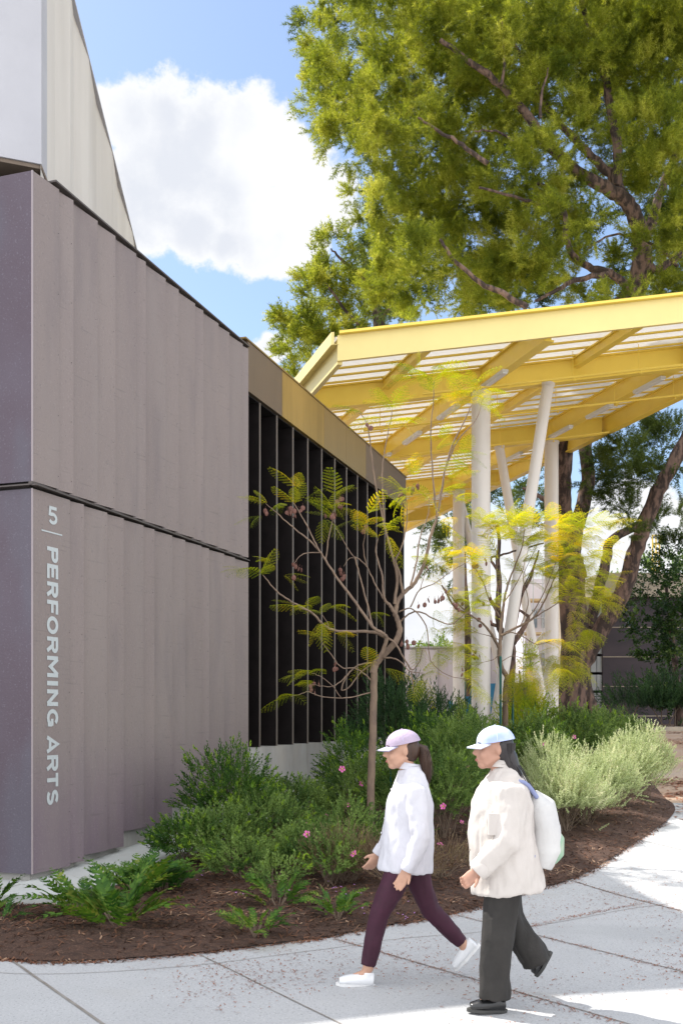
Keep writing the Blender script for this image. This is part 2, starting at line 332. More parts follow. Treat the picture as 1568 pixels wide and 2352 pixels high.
# ------------------------------------------------------------------ ground, paving, bed
def sheet(name, m, xs, ys, dz, kind='structure'):
    mb = MB(); nx, ny = len(xs), len(ys)
    vs = [(x, y, gz(x, y)+dz) for y in ys for x in xs]
    fs = [(j*nx+i, j*nx+i+1, (j+1)*nx+i+1, (j+1)*nx+i) for j in range(ny-1) for i in range(nx-1)]
    mb.add(vs, fs, 0, True); o = mb.build(name, m); o['kind'] = kind; return o
yr = [-60,-20,0,4,8,9.2]+[9.3+0.1*i for i in range(11)]+[11,13,16,20,25,29,29.75,30,34,45,80,200,600,1500]
sheet('ground', M['soil'], [-1500,-300,-60,-20,0,20,60,300,1500], yr, -0.03)
yp = [-40,-20,0,4,8,9.2]+[9.3+0.1*i for i in range(11)]+[11,13,15.6]
sheet('pavement', M['pave'], [-25,-10,0,10,25], yp, 0.0)
sheet('plaza', M['plaza'], [-10,0,10,25], [15.6,16.5,18,20,25,29,29.8,29.99,31,45,60], 0.0)

edge = [G(x, y) for x, y in [(-260,2180),(-120,2198),(0,2204),(110,2211),(264,2206),(456,2191),(624,2170),(752,2154),(882,2129),(1000,2108),(1098,2086),(1217,2049),(1317,2020),(1373,1992),(1435,1953),(1486,1919),(1530,1889)]]
edge = smooth_path([Vector((-6.0,6.9,0))]+edge, 4)
tail = smooth_path([edge[-1], G(1549,1866), G(1545,1848), G(1523,1831), Vector((5.7,19,0)), Vector((6.5,22,0)), Vector((7.0,25,0)), Vector((6.2,27.5,0)), Vector((2.6,27.5,0))], 4)
bedpoly = [(p.x, p.y) for p in edge]+[(p.x, p.y) for p in tail[1:]]+[(2.6,26),(-0.25,15.9),(-2.28,10.0),(-2.4,9.08),(-6.5,9.08),(-9,9.9),(-9,6.0)]
bedpoly = bedpoly[:-1]+[(-9,6.9)]
def inside(x, y, poly):
    c = False; n = len(poly); j = n-1
    for i in range(n):
        xi, yi = poly[i]; xj, yj = poly[j]
        if (yi > y) != (yj > y) and x < (xj-xi)*(y-yi)/(yj-yi)+xi: c = not c
        j = i
    return c
def edist(x, y, poly):
    d = 1e9; n = len(poly)
    for i in range(n):
        ax, ay = poly[i]; bx, by = poly[(i+1) % n]; dx, dy = bx-ax, by-ay; l = dx*dx+dy*dy
        t = 0 if l == 0 else max(0, min(1, ((x-ax)*dx+(y-ay)*dy)/l))
        d = min(d, math.hypot(x-ax-t*dx, y-ay-t*dy))
    return d
def bedz(x, y):
    d = edist(x, y, bedpoly)
    return gz(x, y)+0.012+0.07*min(1, d/0.5)+0.03*min(1, d/0.3)*(noise.noise(Vector((x*2.3, y*2.3, 0)))+0.6*noise.noise(Vector((x*9, y*9, 3))))
def make_bed():
    pts = [Vector(p) for p in bedpoly]; nb = len(pts); ed = [(i, (i+1) % nb) for i in range(nb)]
    y = 6.5
    while y < 27.4:
        st = 0.09 if y < 12 else (0.16 if y < 17 else 0.35)
        x = -8.9
        while x < 7.2:
            px, py = x+random.uniform(-.25,.25)*st, y+random.uniform(-.25,.25)*st
            if inside(px, py, bedpoly) and edist(px, py, bedpoly) > st*0.35: pts.append(Vector((px, py)))
            x += st
        y += st
    r = geometry.delaunay_2d_cdt(pts, ed, [list(range(nb))], 1, 1e-4)
    vs = [(v.x, v.y, bedz(v.x, v.y)) for v in r[0]]
    mb = MB(); mb.add(vs, [tuple(f) for f in r[2]], 0, True); o = mb.build('planting_bed', M['mulch']); o['kind'] = 'structure'
make_bed()
# concrete strip round the foot of the building
def WP(s, t, z): return Vector((-2.95+0.3134*s+0.9496*t, 9.77+0.9496*s-0.3134*t, z))
def LP(u, t, z): return Vector((-2.95-0.9496*u-0.3134*t, 9.77+0.3134*u-0.9496*t, z))   # left face: u leftwards, t outwards
def strip():
    mb = MB(); path = []
    for s in [20,17,14,11,8,6,4,2,1,0.4,-0.3]: path.append((WP(s, -0.05, 0), WP(s, 0.68, 0)))
    corner_o = WP(-0.62, 0.68, 0)
    vs = []; fs = []
    for a, b in path:
        for q in (a, b): vs.append((q.x, q.y, gz(q.x, q.y)+0.095))
        vs.append((b.x, b.y, gz(b.x, b.y)-0.05))
    n = len(path)
    for i in range(n-1):
        fs.append((i*3, i*3+1, (i+1)*3+1, (i+1)*3)); fs.append((i*3+1, i*3+2, (i+1)*3+2, (i+1)*3+1))
    mb.add(vs, fs)
    a = WP(-0.3,-0.05,0); b = WP(-0.3,0.68,0); c = Vector((-2.55, 9.07, 0)); d = Vector((-12, 9.07, 0)); e = LP(9.6, -0.05, 0); f = LP(0,-0.05,0)
    poly = [a, b, c, d, e, f]; z = 0.096
    mb.add([(p.x, p.y, z) for p in poly], [tuple(range(6))[::-1]])
    mb.add([(b.x,b.y,z),(c.x,c.y,z),(c.x,c.y,-.05),(b.x,b.y,-.05)], [(0,1,2,3)])
    mb.add([(c.x,c.y,z),(d.x,d.y,z),(d.x,d.y,-.05),(c.x,c.y,-.05)], [(0,1,2,3)])
    o = mb.build('concrete_walk', M['strip']); o['kind'] = 'structure'
    mb = MB()
    for s in (0.9, 2.7, 4.5, 6.3, 8.1):
        a, b = WP(s, 0.0, 0), WP(s, 0.675, 0); a2, b2 = WP(s+.012, 0.0, 0), WP(s+.012, 0.675, 0)
        mb.add([(q.x, q.y, gz(q.x, q.y)+0.100) for q in (a,b,b2,a2)], [(0,1,2,3)])
    p = [(-2.95,9.72),(-3.25,9.08),(-3.265,9.08),(-2.965,9.72)]
    mb.add([(x,y,0.1) for x,y in p], [(0,1,2,3)])
    o = mb.build('walk_joints', M['joint']); o['kind'] = 'structure'
strip()
def joints():
    mb = MB()
    def seg(a, b, w=0.011):
        a = Vector(a); b = Vector(b); k = 14; d = (b-a).normalized(); n = Vector((-d.y, d.x))*w/2
        vs = []; 
        for i in range(k+1):
            q = a.lerp(b, i/k)+Vector((noise.noise(Vector((a.x*9, i*.8, 0)))*0.006, 0))
            for s in (-1, 1): vs.append((q.x+n.x*s, q.y+n.y*s, gz(q.x, q.y)+0.004))
        mb.add(vs, [(2*i, 2*i+2, 2*i+3, 2*i+1) for i in range(k)])
    seg((-2.29,7.08), (-0.3,4.1), 0.02); seg((-1.01,7.24), (0.86,4.2)); seg((-0.05,7.73), (2.8,4.0)); seg((0.98,8.63), (3.9,4.3))
    seg((2.3,10.3), (4.1,6.1), 0.014); seg((3.6,12.6), (5.6,8.3)); seg((4.6,15.0),(7.2,9.5))
    # joint curve parallel to the bed
    off = []
    for i in range(1, len(edge)-1):
        d = (edge[i+1]-edge[i-1]); n = Vector((d.y, -d.x, 0)).normalized(); q = edge[i]+n*(0.33+0.9*max(0, min(1, (edge[i].x-0.0)/2)))
        off.append(q)
    for i in range(4, len(off)-4):
        seg((off[i].x, off[i].y), (off[i+1].x, off[i+1].y), 0.007)
    o = mb.build('paving_joints', M['joint']); o['kind'] = 'structure'
joints()
def kerb():
    mb = MB(); mb.box(3.0, 24, 29.9, 30.12, 1.15, 1.335); mb.box(3.0, 3.2, 30.13, 36, 1.15, 1.335)
    o = mb.build('kerb', M['kerb']); o['kind'] = 'structure'
    mb = MB(); vs = []; fs = []
    mb.add([(3.2,30.1,1.30),(24,30.1,1.30),(24,60,1.32),(3.2,60,1.32)], [(0,1,2,3)]); o = mb.build('tree_bed', M['mulch']); o['kind'] = 'structure'
kerb()

# loose chips, flecks, petals
def scatter_quads(pts, l, w, zoff, tilt=0.35):
    n = len(pts); pts = np.array(pts); a = rng.uniform(0, 2*np.pi, n)
    L_ = rng.uniform(*l, n)[:, None]; W_ = rng.uniform(*w, n)[:, None]
    d = np.stack([np.cos(a), np.sin(a), rng.uniform(-tilt, tilt, n)], 1); e = np.stack([-np.sin(a), np.cos(a), rng.uniform(-tilt, tilt, n)], 1)
    pts[:, 2] += zoff
    q = np.stack([pts-d*L_-e*W_*.6, pts+d*L_*.8-e*W_, pts+d*L_+e*W_*.7, pts-d*L_*.9+e*W_], 1); return q
cp = []
while len(cp) < 15000:
    Y = random.triangular(6.9, 17, 8.0); X = random.uniform(-4, 5.2)
    if inside(X, Y, bedpoly): cp.append((X, Y, bedz(X, Y)))
for i in range(900):
    k_ = random.randint(6, len(edge)-2); q_ = edge[k_].lerp(edge[k_+1], random.random()); d_ = abs(random.gauss(0, .035)); cp.append((q_.x+d_*.4, q_.y-d_, gz(q_.x, q_.y)))
o = npmesh('wood_chips', scatter_quads(cp, (0.010,0.040), (0.003,0.008), 0.008, 0.45), M['chip']); tag(o, 'brown wood chips strewn over the planting bed', 'mulch', kind='stuff')
fp = []
while len(fp) < 3400:
    Y = random.triangular(4.9, 13, 6.6); X = random.uniform(-.36*Y, .36*Y)
    k = noise.noise(Vector((X*0.8, Y*0.8, 5)))+0.15+0.16*X
    if not inside(X, Y, bedpoly) and random.random() < k: fp.append((X, Y, gz(X, Y)))
for i in range(1500):     # drifts along the joints and the bed edge
    t = random.random(); a, b = random.choice([((2.3,10.3),(3.6,7.3)), ((0.98,8.63),(2.6,6.2)), ((-0.05,7.73),(1.6,5.5)), ((1.4,8.1),(2.7,9.2))])
    fp.append((a[0]+(b[0]-a[0])*t+random.gauss(0,.025), a[1]+(b[1]-a[1])*t+random.gauss(0,.025), gz(0, a[1]+(b[1]-a[1])*t)))
for i in range(2200):
    k = random.randint(8, len(edge)-2); q = edge[k].lerp(edge[k+1], random.random()); d = abs(random.gauss(0, .05))
    fp.append((q.x+d*.5, q.y-d, gz(q.x, q.y)))
o = npmesh('fallen_leaflets', scatter_quads(fp, (0.004,0.013), (0.002,0.0046), 0.006, 0.25), M['fleck']); tag(o, 'reddish dry leaflets scattered over the pale paving', 'leaf litter', kind='stuff')
fp = []
for cx, cy, sx, sy, n in [(6.4,18.0,.9,.35,900),(5.9,16.4,.5,.25,700),(9.5,26,3,.8,1500),(10,29.3,3,.3,900),(5.2,14.3,.25,.8,500)]:
    for i in range(n):
        X, Y = random.gauss(cx, sx), random.gauss(cy, sy)
        if not inside(X, Y, bedpoly) and Y < 29.8: fp.append((X, Y, gz(X, Y)))
o = npmesh('pine_litter', scatter_quads(fp, (0.03,0.08), (0.01,0.02), 0.01, 0.1), M['fleck']); tag(o, 'rust coloured drift of pine needles on the far paving', 'leaf litter', kind='stuff')
pp = []
for x, y, n, r in [(430,2030,9,8),(465,2015,7,10),(560,2060,4,10),(900,2100,30,28),(945,2110,22,22),(870,2090,14,16),(745,2030,10,14),(760,2050,8,18),(820,2060,8,20),(980,2080,10,20),(720,2065,5,14)]:
    for i in range(n):
        q = G(x+random.gauss(0, r), y+random.gauss(0, r*.35), 0.06)
        if inside(q.x, q.y, bedpoly): pp.append((q.x, q.y, bedz(q.x, q.y)))
o = npmesh('fallen_petals', scatter_quads(pp, (0.006,0.012), (0.004,0.009), 0.016, 0.5), M['petal']); tag(o, 'lilac petals fallen on the dark mulch', 'petals', kind='stuff')
#PART2
# ------------------------------------------------------------------ performing arts building
bld = thing('performing_arts_building', 'grey-purple panelled hall with black fins, bronze fascia and a white tower behind', 'building', (-2.95, 9.77, 0))
def sx(x):    # distance along the right-hand wall for an image column
    return (6.174/(0.33-(x-CX)/F)-9.77)/0.9496
def plate(fn, s0, t0, s1, t1, z0, z1, z1b=None, th=0.014):
    """vertical sheet from (s0,t0) to (s1,t1)"""
    mb = MB(); d = Vector((s1-s0, t1-t0)).normalized(); n = Vector((-d.y, d.x))*-1 if False else Vector((d.y, -d.x))*-1
    ps = [(s0, t0), (s1, t1), (s1+n.x*-th, t1+n.y*-th), (s0+n.x*-th, t0+n.y*-th)]
    mb.hexa([fn(s, t, z0) for s, t in ps]+[fn(s, t, z1) for s, t in ps]); return mb
def panel(jx, z0f, z1, side='upper'):
    for i in range(len(jx)-1):
        s0, s1 = sx(jx[i])+0.0005, sx(jx[i+1])-0.0005
        if i == 0: s0 = 0.012
        mb = MB(); t0, t1 = 0.0, (0.050 if i > 0 else 0.035)
        z0 = z0f(jx[i]); th = 0.02
        q = [(s0, t0-th), (s1, t1-th), (s1, t1), (s0, t0)]
        mb.hexa([WP(s, t, z0) for s, t in q][::-1]+[WP(s, t, z1) for s, t in q][::-1])
        # back-return of the folded sheet
        q = [(s1-0.004, -0.03), (s1, -0.03), (s1, t1-th), (s1-0.004, t1-th)]
        mb.hexa([WP(s, t, z0+.002) for s, t in q][::-1]+[WP(s, t, z1-.002) for s, t in q][::-1])
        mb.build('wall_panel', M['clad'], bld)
up = [75,129,159,215,256,304,326,372,402,440,459,494,519,550,563]
lowj = [75,154,183,237,275,321,346,387,417,455,472,507,532,563]
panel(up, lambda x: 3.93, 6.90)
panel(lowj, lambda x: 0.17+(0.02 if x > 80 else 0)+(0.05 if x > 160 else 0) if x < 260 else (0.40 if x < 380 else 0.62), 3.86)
# core wall behind the panels, plinth, groove
def wbox(fn, s0, s1, t0, t1, z0, z1, mb=None, name=None, m=None, parent=bld):
    own = mb is None
    if own: mb = MB()
    q = [(s0,t0),(s1,t0),(s1,t1),(s0,t1)]
    mb.hexa([fn(s,t,z0) for s,t in q]+[fn(s,t,z1) for s,t in q])
    if own: return mb.build(name, m, parent)
E = sx(563)
wbox(WP, 0.03, E, -0.30, -0.035, 0.62, 6.84, name='core_wall', m=M['dark'])
mb = MB()
q = [(0.06,-0.30),(E,-0.30),(E,-0.045),(0.06,-0.045)]
mb.hexa([WP(s,t,-0.1) for s,t in q]+[WP(s,t,0.66) for s,t in q]); mb.build('plinth', M['conc'], bld)
mb = MB()
def gbox(s0, s1, t0, t1, z0, z1): wbox(WP, s0, s1, t0, t1, z0, z1, mb)
gbox(-0.02, E+0.03, -0.03, 0.060, 3.885, 3.897); gbox(-0.02, E+0.03, -0.03, 0.012, 3.8975, 3.9255)
q = [(0.0,-0.03),(8,-0.03),(8,0.045),(0.0,0.045)]
mb.hexa([LP(s,t,3.885) for s,t in q]+[LP(s,t,3.897) for s,t in q]); mb.build('groove_flashing', M['groove'], bld)
# left face
for z0, z1 in ((0.17, 3.86), (3.93, 6.90)):
    for u0, u1 in ((0.012, 1.22), (1.225, 2.44), (2.445, 3.66), (3.665, 6.5)):
        q = [(u0,-0.02),(u1,-0.02),(u1,0.0),(u0,0.0)]; mb = MB()
        mb.hexa([LP(u,t,z0) for u,t in q]+[LP(u,t,z1) for u,t in q]); mb.build('wall_panel', M['clad2'], bld)
q = [(0.06,-0.30),(8,-0.30),(8,-0.045),(0.06,-0.045)]; mb = MB()
mb.hexa([LP(u,t,-.1) for u,t in q]+[LP(u,t,.66) for u,t in q]); mb.build('plinth', M['conc'], bld)
q = [(0.06,-0.28),(8,-0.28),(8,-0.047),(0.06,-0.047)]; mb = MB()
mb.hexa([LP(u,t,.66) for u,t in q]+[LP(u,t,6.84) for u,t in q]); mb.build('core_wall', M['dark'], bld)
for z0, z1 in ((0.168, 3.862), (3.928, 6.902)):
    mb = MB(); q = [(-0.003,-0.010),(0.009,-0.010),(0.009,0.003),(-0.003,0.003)]
    mb.hexa([WP(s,t,z0) for s,t in q]+[WP(s,t,z1) for s,t in q]); mb.build('corner_trim', M['trim'], bld)
# coping and roof
wbox(WP, 0.25, E+0.02, -0.45, -0.005, 6.845, 6.93, name='coping', m=M['groove'])
wbox(WP, 0.30, E+0.02, -0.46, 0.060, 6.932, 6.950, name='coping_cap', m=M['groove'])
mb = MB(); q = [WP(0.3,-.3,6.83), WP(14.2,-.3,6.83), WP(14.2,-9,6.83), WP(0.3,-9,6.83)]
mb.hexa([p-Vector((0,0,.2)) for p in q]+q); mb.build('roof', M['groove'], bld)
# tiny screw heads on the panels
mb = MB()
for jx, za, zb in ((up,3.93,6.9),(lowj,.6,3.86)):
    for x in jx[1:-1]:
        s = sx(x)-0.03
        for z in np.arange(za+.12, zb, 0.6): 
            c = WP(s, 0.050*0.93, z); mb.ball(c, 0.004, n=6)
tag(mb.build('panel_screws', M['dark'], bld), kind='stuff')
# louvred window wall
S0, S1 = E+0.01, 13.80
wbox(WP, S0, S1, -0.62, -0.52, 1.2, 6.3, name='window_wall', m=M['dark'])
wbox(WP, S0-0.05, S0+0.0, -0.5, -0.03, 1.0, 6.3, name='jamb', m=M['dark'])
wbox(WP, S0, 13.9, -0.9, -0.035, -0.2, 1.21, name='sill_wall', m=M['conc'])
wbox(WP, S1, S1+0.10, -0.9, 0.0, 1.21, 6.3, name='end_fin', m=M['fin'])
fx = [596,635,672,706,738,768,795,820,843,864,883]
for x in fx:
    s = sx(x); mb = MB()
    wbox(WP, s-0.012, s+0.006, -0.50, -0.004, 1.215, 6.285, mb)
    for z in np.arange(1.5, 6.2, 0.42):       # rivets
        for t in (-0.09, -0.24, -0.40): mb.ball(WP(s-0.013, t, z+(0.1 if t == -0.24 else 0)), 0.004, 0, 6)
    o = mb.build('fin', [M['fin'], M['finedge']], bld)
    mb = MB(); wbox(WP, s-0.016, s+0.010, -0.003, 0.012, 1.215, 6.285, mb); mb.build('fin_edge', M['finedge'], o)
wbox(WP, S0-0.02, 13.9, -0.52, -0.02, 6.29, 6.31, name='soffit', m=M['dark'])
# bronze fascia segments
seg = [sx(563)+0.01, sx(643), sx(692), sx(740), sx(790), sx(836), 13.93]
for i in range(len(seg)-1):
    wbox(WP, seg[i]+0.002, seg[i+1]-0.002, -0.03, 0.035, 6.312, 7.02, name='fascia_panel', m=[M['bronze2'],M['bronze3'],M['bronze3'],M['bronze'],M['bronze'],M['bronze2']][i])
wbox(WP, seg[0]-.1, 13.96, -0.5, 0.05, 7.022, 7.045, name='fascia_cap', m=M['bronze'])
wbox(WP, 13.90, 13.94, -3.0, -0.04, 6.312, 7.02, name='fascia_return', m=M['bronze2'])
wbox(WP, seg[0]-.05, 13.89, -6.0, -0.04, 6.5, 7.0, name='roof_slab', m=M['dark'])
wbox(WP, 13.3, 13.89, -6.0, -0.95, -.2, 6.49, name='end_wall', m=M['dark'])
# lettering: strokes laid on the first lower panel, each letter a part
def lettering():
    th = math.atan2(0.035, sx(154)); ax = Vector((0.3134*math.cos(th)+0.9496*math.sin(th), 0.9496*math.cos(th)-0.3134*math.sin(th), 0))
    nrm = Vector((ax.y, -ax.x, 0)); base = WP(0, 0.0025, 0)
    def pos(s, z, d=0): return base+ax*s+Vector((0,0,z))+nrm*d
    def zz(y, x=116):
        Y = 6.174/(0.33-(x-CX)/F); return CH+(HZ-y)/F*Y
    a = .105; b = 1-a
    def arc(cx, cy, rx, ry, t0, t1, n=14): return [(cx+rx*math.cos(math.radians(t0+(t1-t0)*i/n)), cy+ry*math.sin(math.radians(t0+(t1-t0)*i/n))) for i in range(n+1)]
    bowl = [(a,b)]+arc(.62,.70,.27,.195,90,-90)+[(a,.505)]
    GL = {'P': [[(a,0),(a,1)], bowl], 'R': [[(a,0),(a,1)], bowl, [(.55,.48),(.90,0)]], 'E': [[(a,0),(a,1)], [(a,b),(.97,b)], [(a,.5),(.90,.5)], [(a,a),(1,a)]],
          'F': [[(a,0),(a,1)], [(a,b),(1,b)], [(a,.47),(.92,.47)]], 'O': [arc(.5,.5,.40,.40,0,360,28)], 'I': [[(.5,0),(.5,1)]],
          'M': [[(.09,0),(.09,1)], [(.91,0),(.91,1)], [(.12,.97),(.5,.30),(.88,.97)]], 'N': [[(.1,0),(.1,1)], [(.9,0),(.9,1)], [(.12,.96),(.88,.04)]],
          'G': [arc(.5,.5,.40,.40,40,345,22), [(.56,.46),(.98,.46)], [(.90,.46),(.90,.06)]], 'A': [[(.07,0),(.5,.96),(.93,0)], [(.22,.27),(.78,.27)]],
          'T': [[(.5,0),(.5,.9)], [(0,b),(1,b)]], 'S': [arc(.5,.71,.36,.195,25,240,12)+arc(.5,.295,.39,.20,60,-150,12)], '5': [[(.88,b),(.22,b),(.17,.55)]+arc(.48,.33,.36,.235,115,-150,14)], '|': [[(0,.5),(1,.5)]]}
    def glyph(ch, f, wd, asp):
        """f(x, y, d) -> point; wd stroke width in letter heights; asp = length of x unit / length of y unit"""
        mb = MB()
        for k, pl in enumerate(GL[ch]):
            p = [Vector((x*asp, y)) for x, y in pl]; n = len(p); L_ = []; R_ = []
            for i in range(n):
                closed = (p[0]-p[-1]).length < 1e-4
                d0 = (p[i]-p[i-1]) if i > 0 else ((p[0]-p[-2]) if closed else (p[1]-p[0])); d1 = (p[i+1]-p[i]) if i < n-1 else ((p[1]-p[0]) if closed else (p[-1]-p[-2]))
                d0.normalize(); d1.normalize(); n0 = Vector((-d0.y, d0.x)); n1 = Vector((-d1.y, d1.x)); m = (n0+n1)
                m = m.normalized() if m.length > 1e-6 else n0; sc = min(1.8, 1/max(.3, m.dot(n0)))*wd/2
                L_.append(p[i]+m*sc); R_.append(p[i]-m*sc)
            dd = .0015+.0004*k
            vs = [f(q.x/asp, q.y, dd) for q in L_]+[f(q.x/asp, q.y, dd) for q in R_]
            mb.add(vs, [(i, i+1, n+i+1, n+i) for i in range(n-1)])
        return mb
    sa, sb = sx(104.8), sx(128)
    H_ = sb-sa
    spans = [('P',1337.8,1373),('E',1379.8,1413.8),('R',1423,1458),('F',1467.8,1499.6),('O',1506,1548),('R',1556.6,1593.9),('M',1602.9,1653.8),('I',1663.6,1674.3),('N',1685,1723.4),('G',1733.2,1773.4),('A',1797.5,1838.6),('R',1845.8,1882.4),('T',1888.6,1921.7),('S',1929.7,1964.5)]
    for ch, y0, y1 in spans:
        z0, z1 = zz(y0*.9406), zz(y1*.9406)
        if ch == 'I': zc = (z0+z1)/2; z0, z1 = zc+H_/2, zc-H_/2
        def f(x, y, d): return pos(sa+H_*y, z0+(z1-z0)*x, d)
        glyph(ch, f, .235 if ch != 'I' else .26, (z0-z1)/H_).build('letter', M['letter'], bld)
    z0, z1 = zz(1205), zz(1163); s0, s1 = sx(107), sx(127.5)
    glyph('5', lambda x, y, d: pos(s0+(s1-s0)*x, z0+(z1-z0)*y, d), .185, (s1-s0)/(z1-z0)).build('numeral', M['letter'], bld)
    z = zz(1224); s0, s1 = sx(93), sx(137); glyph('|', lambda x, y, d: pos(s0+(s1-s0)*x, z+(y-.5)*.1, d), .14, (s1-s0)/.1).build('divider', M['letter'], bld)
M['letter'] = mat('letter_paint', (0.45,0.485,0.495), 0.6, var=0.08, scale=30)
lettering()
# white tower with ribbed side
T0 = Vector((-2.99, 10.2, 0)); fd = Vector((-0.93, -0.366, 0)).normalized(); rd = Vector((-0.086, 1, 0)).normalized(); rn = Vector((rd.y, -rd.x, 0))
mb = MB(); a = T0; b = T0+fd*9; c = b+rd*10; d = T0+rd*10+rn*-0.5
back = [T0+rd*0.3-rn*0.2, b+rd*.3, c, d]
k1, k2 = T0+fd*0.74, T0+fd*1.52
for (p, zp), (q, zq) in (((k1,9.54),(a,10.02)), ((k2,9.25),(k1,9.54)), ((b,9.2),(k2,9.25))):
    mb.hexa([Vector((v.x,v.y,7.19)) for v in (p, q, q+rd*.28, p+rd*.28)]+[Vector((v.x,v.y,z)) for v, z in ((p,zp),(q,zq),(q+rd*.28,zq),(p+rd*.28,zp))])
mb.build('front_wall', M['white'], bld)
mb = MB()
xr = [93,131,155,173,198,225,253,273,300,318,334,348,360]
def rs(x):    # distance along the tower's side for an image column
    X0 = -2.99+0.086*10.2; k = (x-CX)/F
    return (X0/(k+0.086)-10.2)/rd.y
outl = []
for i, x in enumerate(xr):
    s = max(0.0, rs(x)); 
    outl.append((s, 0.0 if i % 2 else 0.05)) if i else outl.append((0.0, 0.012))
vs = []; fs = []
for s, t in outl:
    p = T0+rd*s+rn*(t-0.02)
    vs += [(p.x,p.y,6.6), (p.x,p.y,10.0)]
for i in range(len(outl)-1): fs.append((2*i, 2*i+2, 2*i+3, 2*i+1))
mb.add(vs, fs); mb.build('ribbed_wall', M['cream'], bld)
Lr = outl[-1][0]
mb = MB(); q = [T0-rn*.04+rd*.27, T0-rn*.04+rd*Lr, T0-rn*.5+rd*Lr, T0-rn*.5+rd*.3]
mb.hexa([Vector((p.x,p.y,7.2)) for p in q]+[Vector((p.x,p.y,9.98)) for p in q]); mb.build('tower_core', M['white'], bld)
mb = MB(); q = [T0+rn*.036-rd*.02, T0+rn*.036+rd*Lr, T0-rn*.2+rd*Lr, T0-rn*.2-rd*.02]
mb.hexa([Vector((p.x,p.y,10.0)) for p in q]+[Vector((p.x,p.y,10.03)) for p in q]); mb.build('tower_coping', M['white'], bld)
mb = MB(); q = [T0+rd*.02, T0-rn*.0+fd*9+rd*.02, T0+fd*9+rd*6, T0+rd*1.2]
mb.hexa([Vector((p.x,p.y,7.15)) for p in q]+[Vector((p.x,p.y,7.188)) for p in q]); mb.build('tower_soffit', M['soffit'], bld)

# ------------------------------------------------------------------ yellow canopy
can = thing('yellow_canopy', 'large tilted yellow steel canopy with white deck on pale round columns', 'canopy', (3.2, 23.2, 0))
YC = 20.0
def zt(w): return 9.13+0.113*w
def K(w, Y, dz=0.0): return Vector((-0.02+w-0.308*(Y-YC), Y, zt(w)+dz))
W1, YE = 10.5, 46.0
def kbeam(w0, Y0, w1, Y1, wd, dp, top, name, m, parent=can, lip=True):
    a, b = K(w0, Y0, -top), K(w1, Y1, -top); d = (b-a); dh = Vector((d.x, d.y, 0)).normalized(); n = Vector((dh.y, -dh.x, 0))*wd/2
    mb = MB(); q = [a-n, a+n, b+n, b-n]
    if lip:   # I-section: flanges and web
        fl = 0.035
        for z0, z1, f in ((-dp, -dp+fl, 1.0), (-fl, 0, 1.0), (-dp+fl+.001, -fl-.001, 0.45)):
            q = [a-n*f, a+n*f, b+n*f, b-n*f]
            mb.hexa([p+Vector((0,0,z0)) for p in q]+[p+Vector((0,0,z1)) for p in q])
    else: mb.hexa([p+Vector((0,0,-dp)) for p in q]+q)
    return mb.build(name, m, parent)
TB = 0.075
# main frame
kbeam(-0.06, YC, W1, YC, 0.06, 0.50, 0.02, 'front_fascia', M['yel2'], lip=False)
kbeam(-0.04, YC-0.05, W1, YC-0.05, 0.16, 0.05, -0.035, 'fascia_flashing', M['yel'], lip=False)
kbeam(0.0, YC+.04, 0.0, YE, 0.10, 0.50, TB, 'edge_beam', M['yel2'], lip=False)
kbeam(W1, YC+.04, W1, YE, 0.22, 0.50, TB, 'edge_beam', M['yel'])
CB = [23.2, 29.4, 35.8, 42.0]
for Yb in CB: kbeam(0.06, Yb, W1-.12, Yb, 0.24, 0.52, TB+.002, 'cross_beam', M['yel'])
for w in (4.17, 8.75): 
    ys = [YC+.05]+CB+[YE]
    for i in range(len(ys)-1): kbeam(w, ys[i]+.13, w, ys[i+1]-.13, 0.22, 0.46, TB+.004, 'long_beam', M['yel'])
for w in (1.95, 6.25):
    ys = [YC+.05]+CB+[YE]
    for i in range(len(ys)-1): kbeam(w, ys[i]+.13, w, ys[i+1]-.13, 0.16, 0.24, TB+.006, 'purlin', M['yel'])
kbeam(0.06, YE, W1-.1, YE, 0.15, 0.5, TB+.002, 'end_beam', M['yel'], lip=False)
# deck: ribbed sheet, pans white, ribs yellow
mb = MB(); y = YC-0.02
while y < YE+0.1:
    y2 = min(y+0.42, YE+.1)
    q = [K(-0.13, y), K(W1+.15, y), K(W1+.15, y2), K(-0.13, y2)]
    mb.hexa([p+Vector((0,0,-.045)) for p in q]+[p+Vector((0,0,-.040)) for p in q], 0)
    q = [K(-0.125, y2+.002), K(W1+.16, y2+.002), K(W1+.16, y2+.088), K(-0.125, y2+.088)]
    mb.hexa([p+Vector((0,0,-.070)) for p in q]+[p+Vector((0,0,.03)) for p in q], 1)
    y = y2+0.09
mb.build('roof_deck', [M['deck'], M['yel']], can)
mb = MB(); y = YC
while y < YE:      # stepped edge flashing on the left side
    q = [K(-0.20, y-.06), K(-0.14, y-.06), K(-0.14, y+.465), K(-0.20, y+.465)]
    z = 0.05 if int((y-YC)/.53) % 2 else 0.045
    mb.hexa([p+Vector((0,0,-.20)) for p in q]+[p+Vector((0,0,z)) for p in q]); 
    q = [K(-0.138, y-.05), K(-0.055, y-.05), K(-0.055, y+.46), K(-0.138, y+.46)]
    mb.hexa([p+Vector((0,0,-.20)) for p in q]+[p+Vector((0,0,-.19)) for p in q]); y += .53
mb.build('edge_flashing', M['yel2'], can)
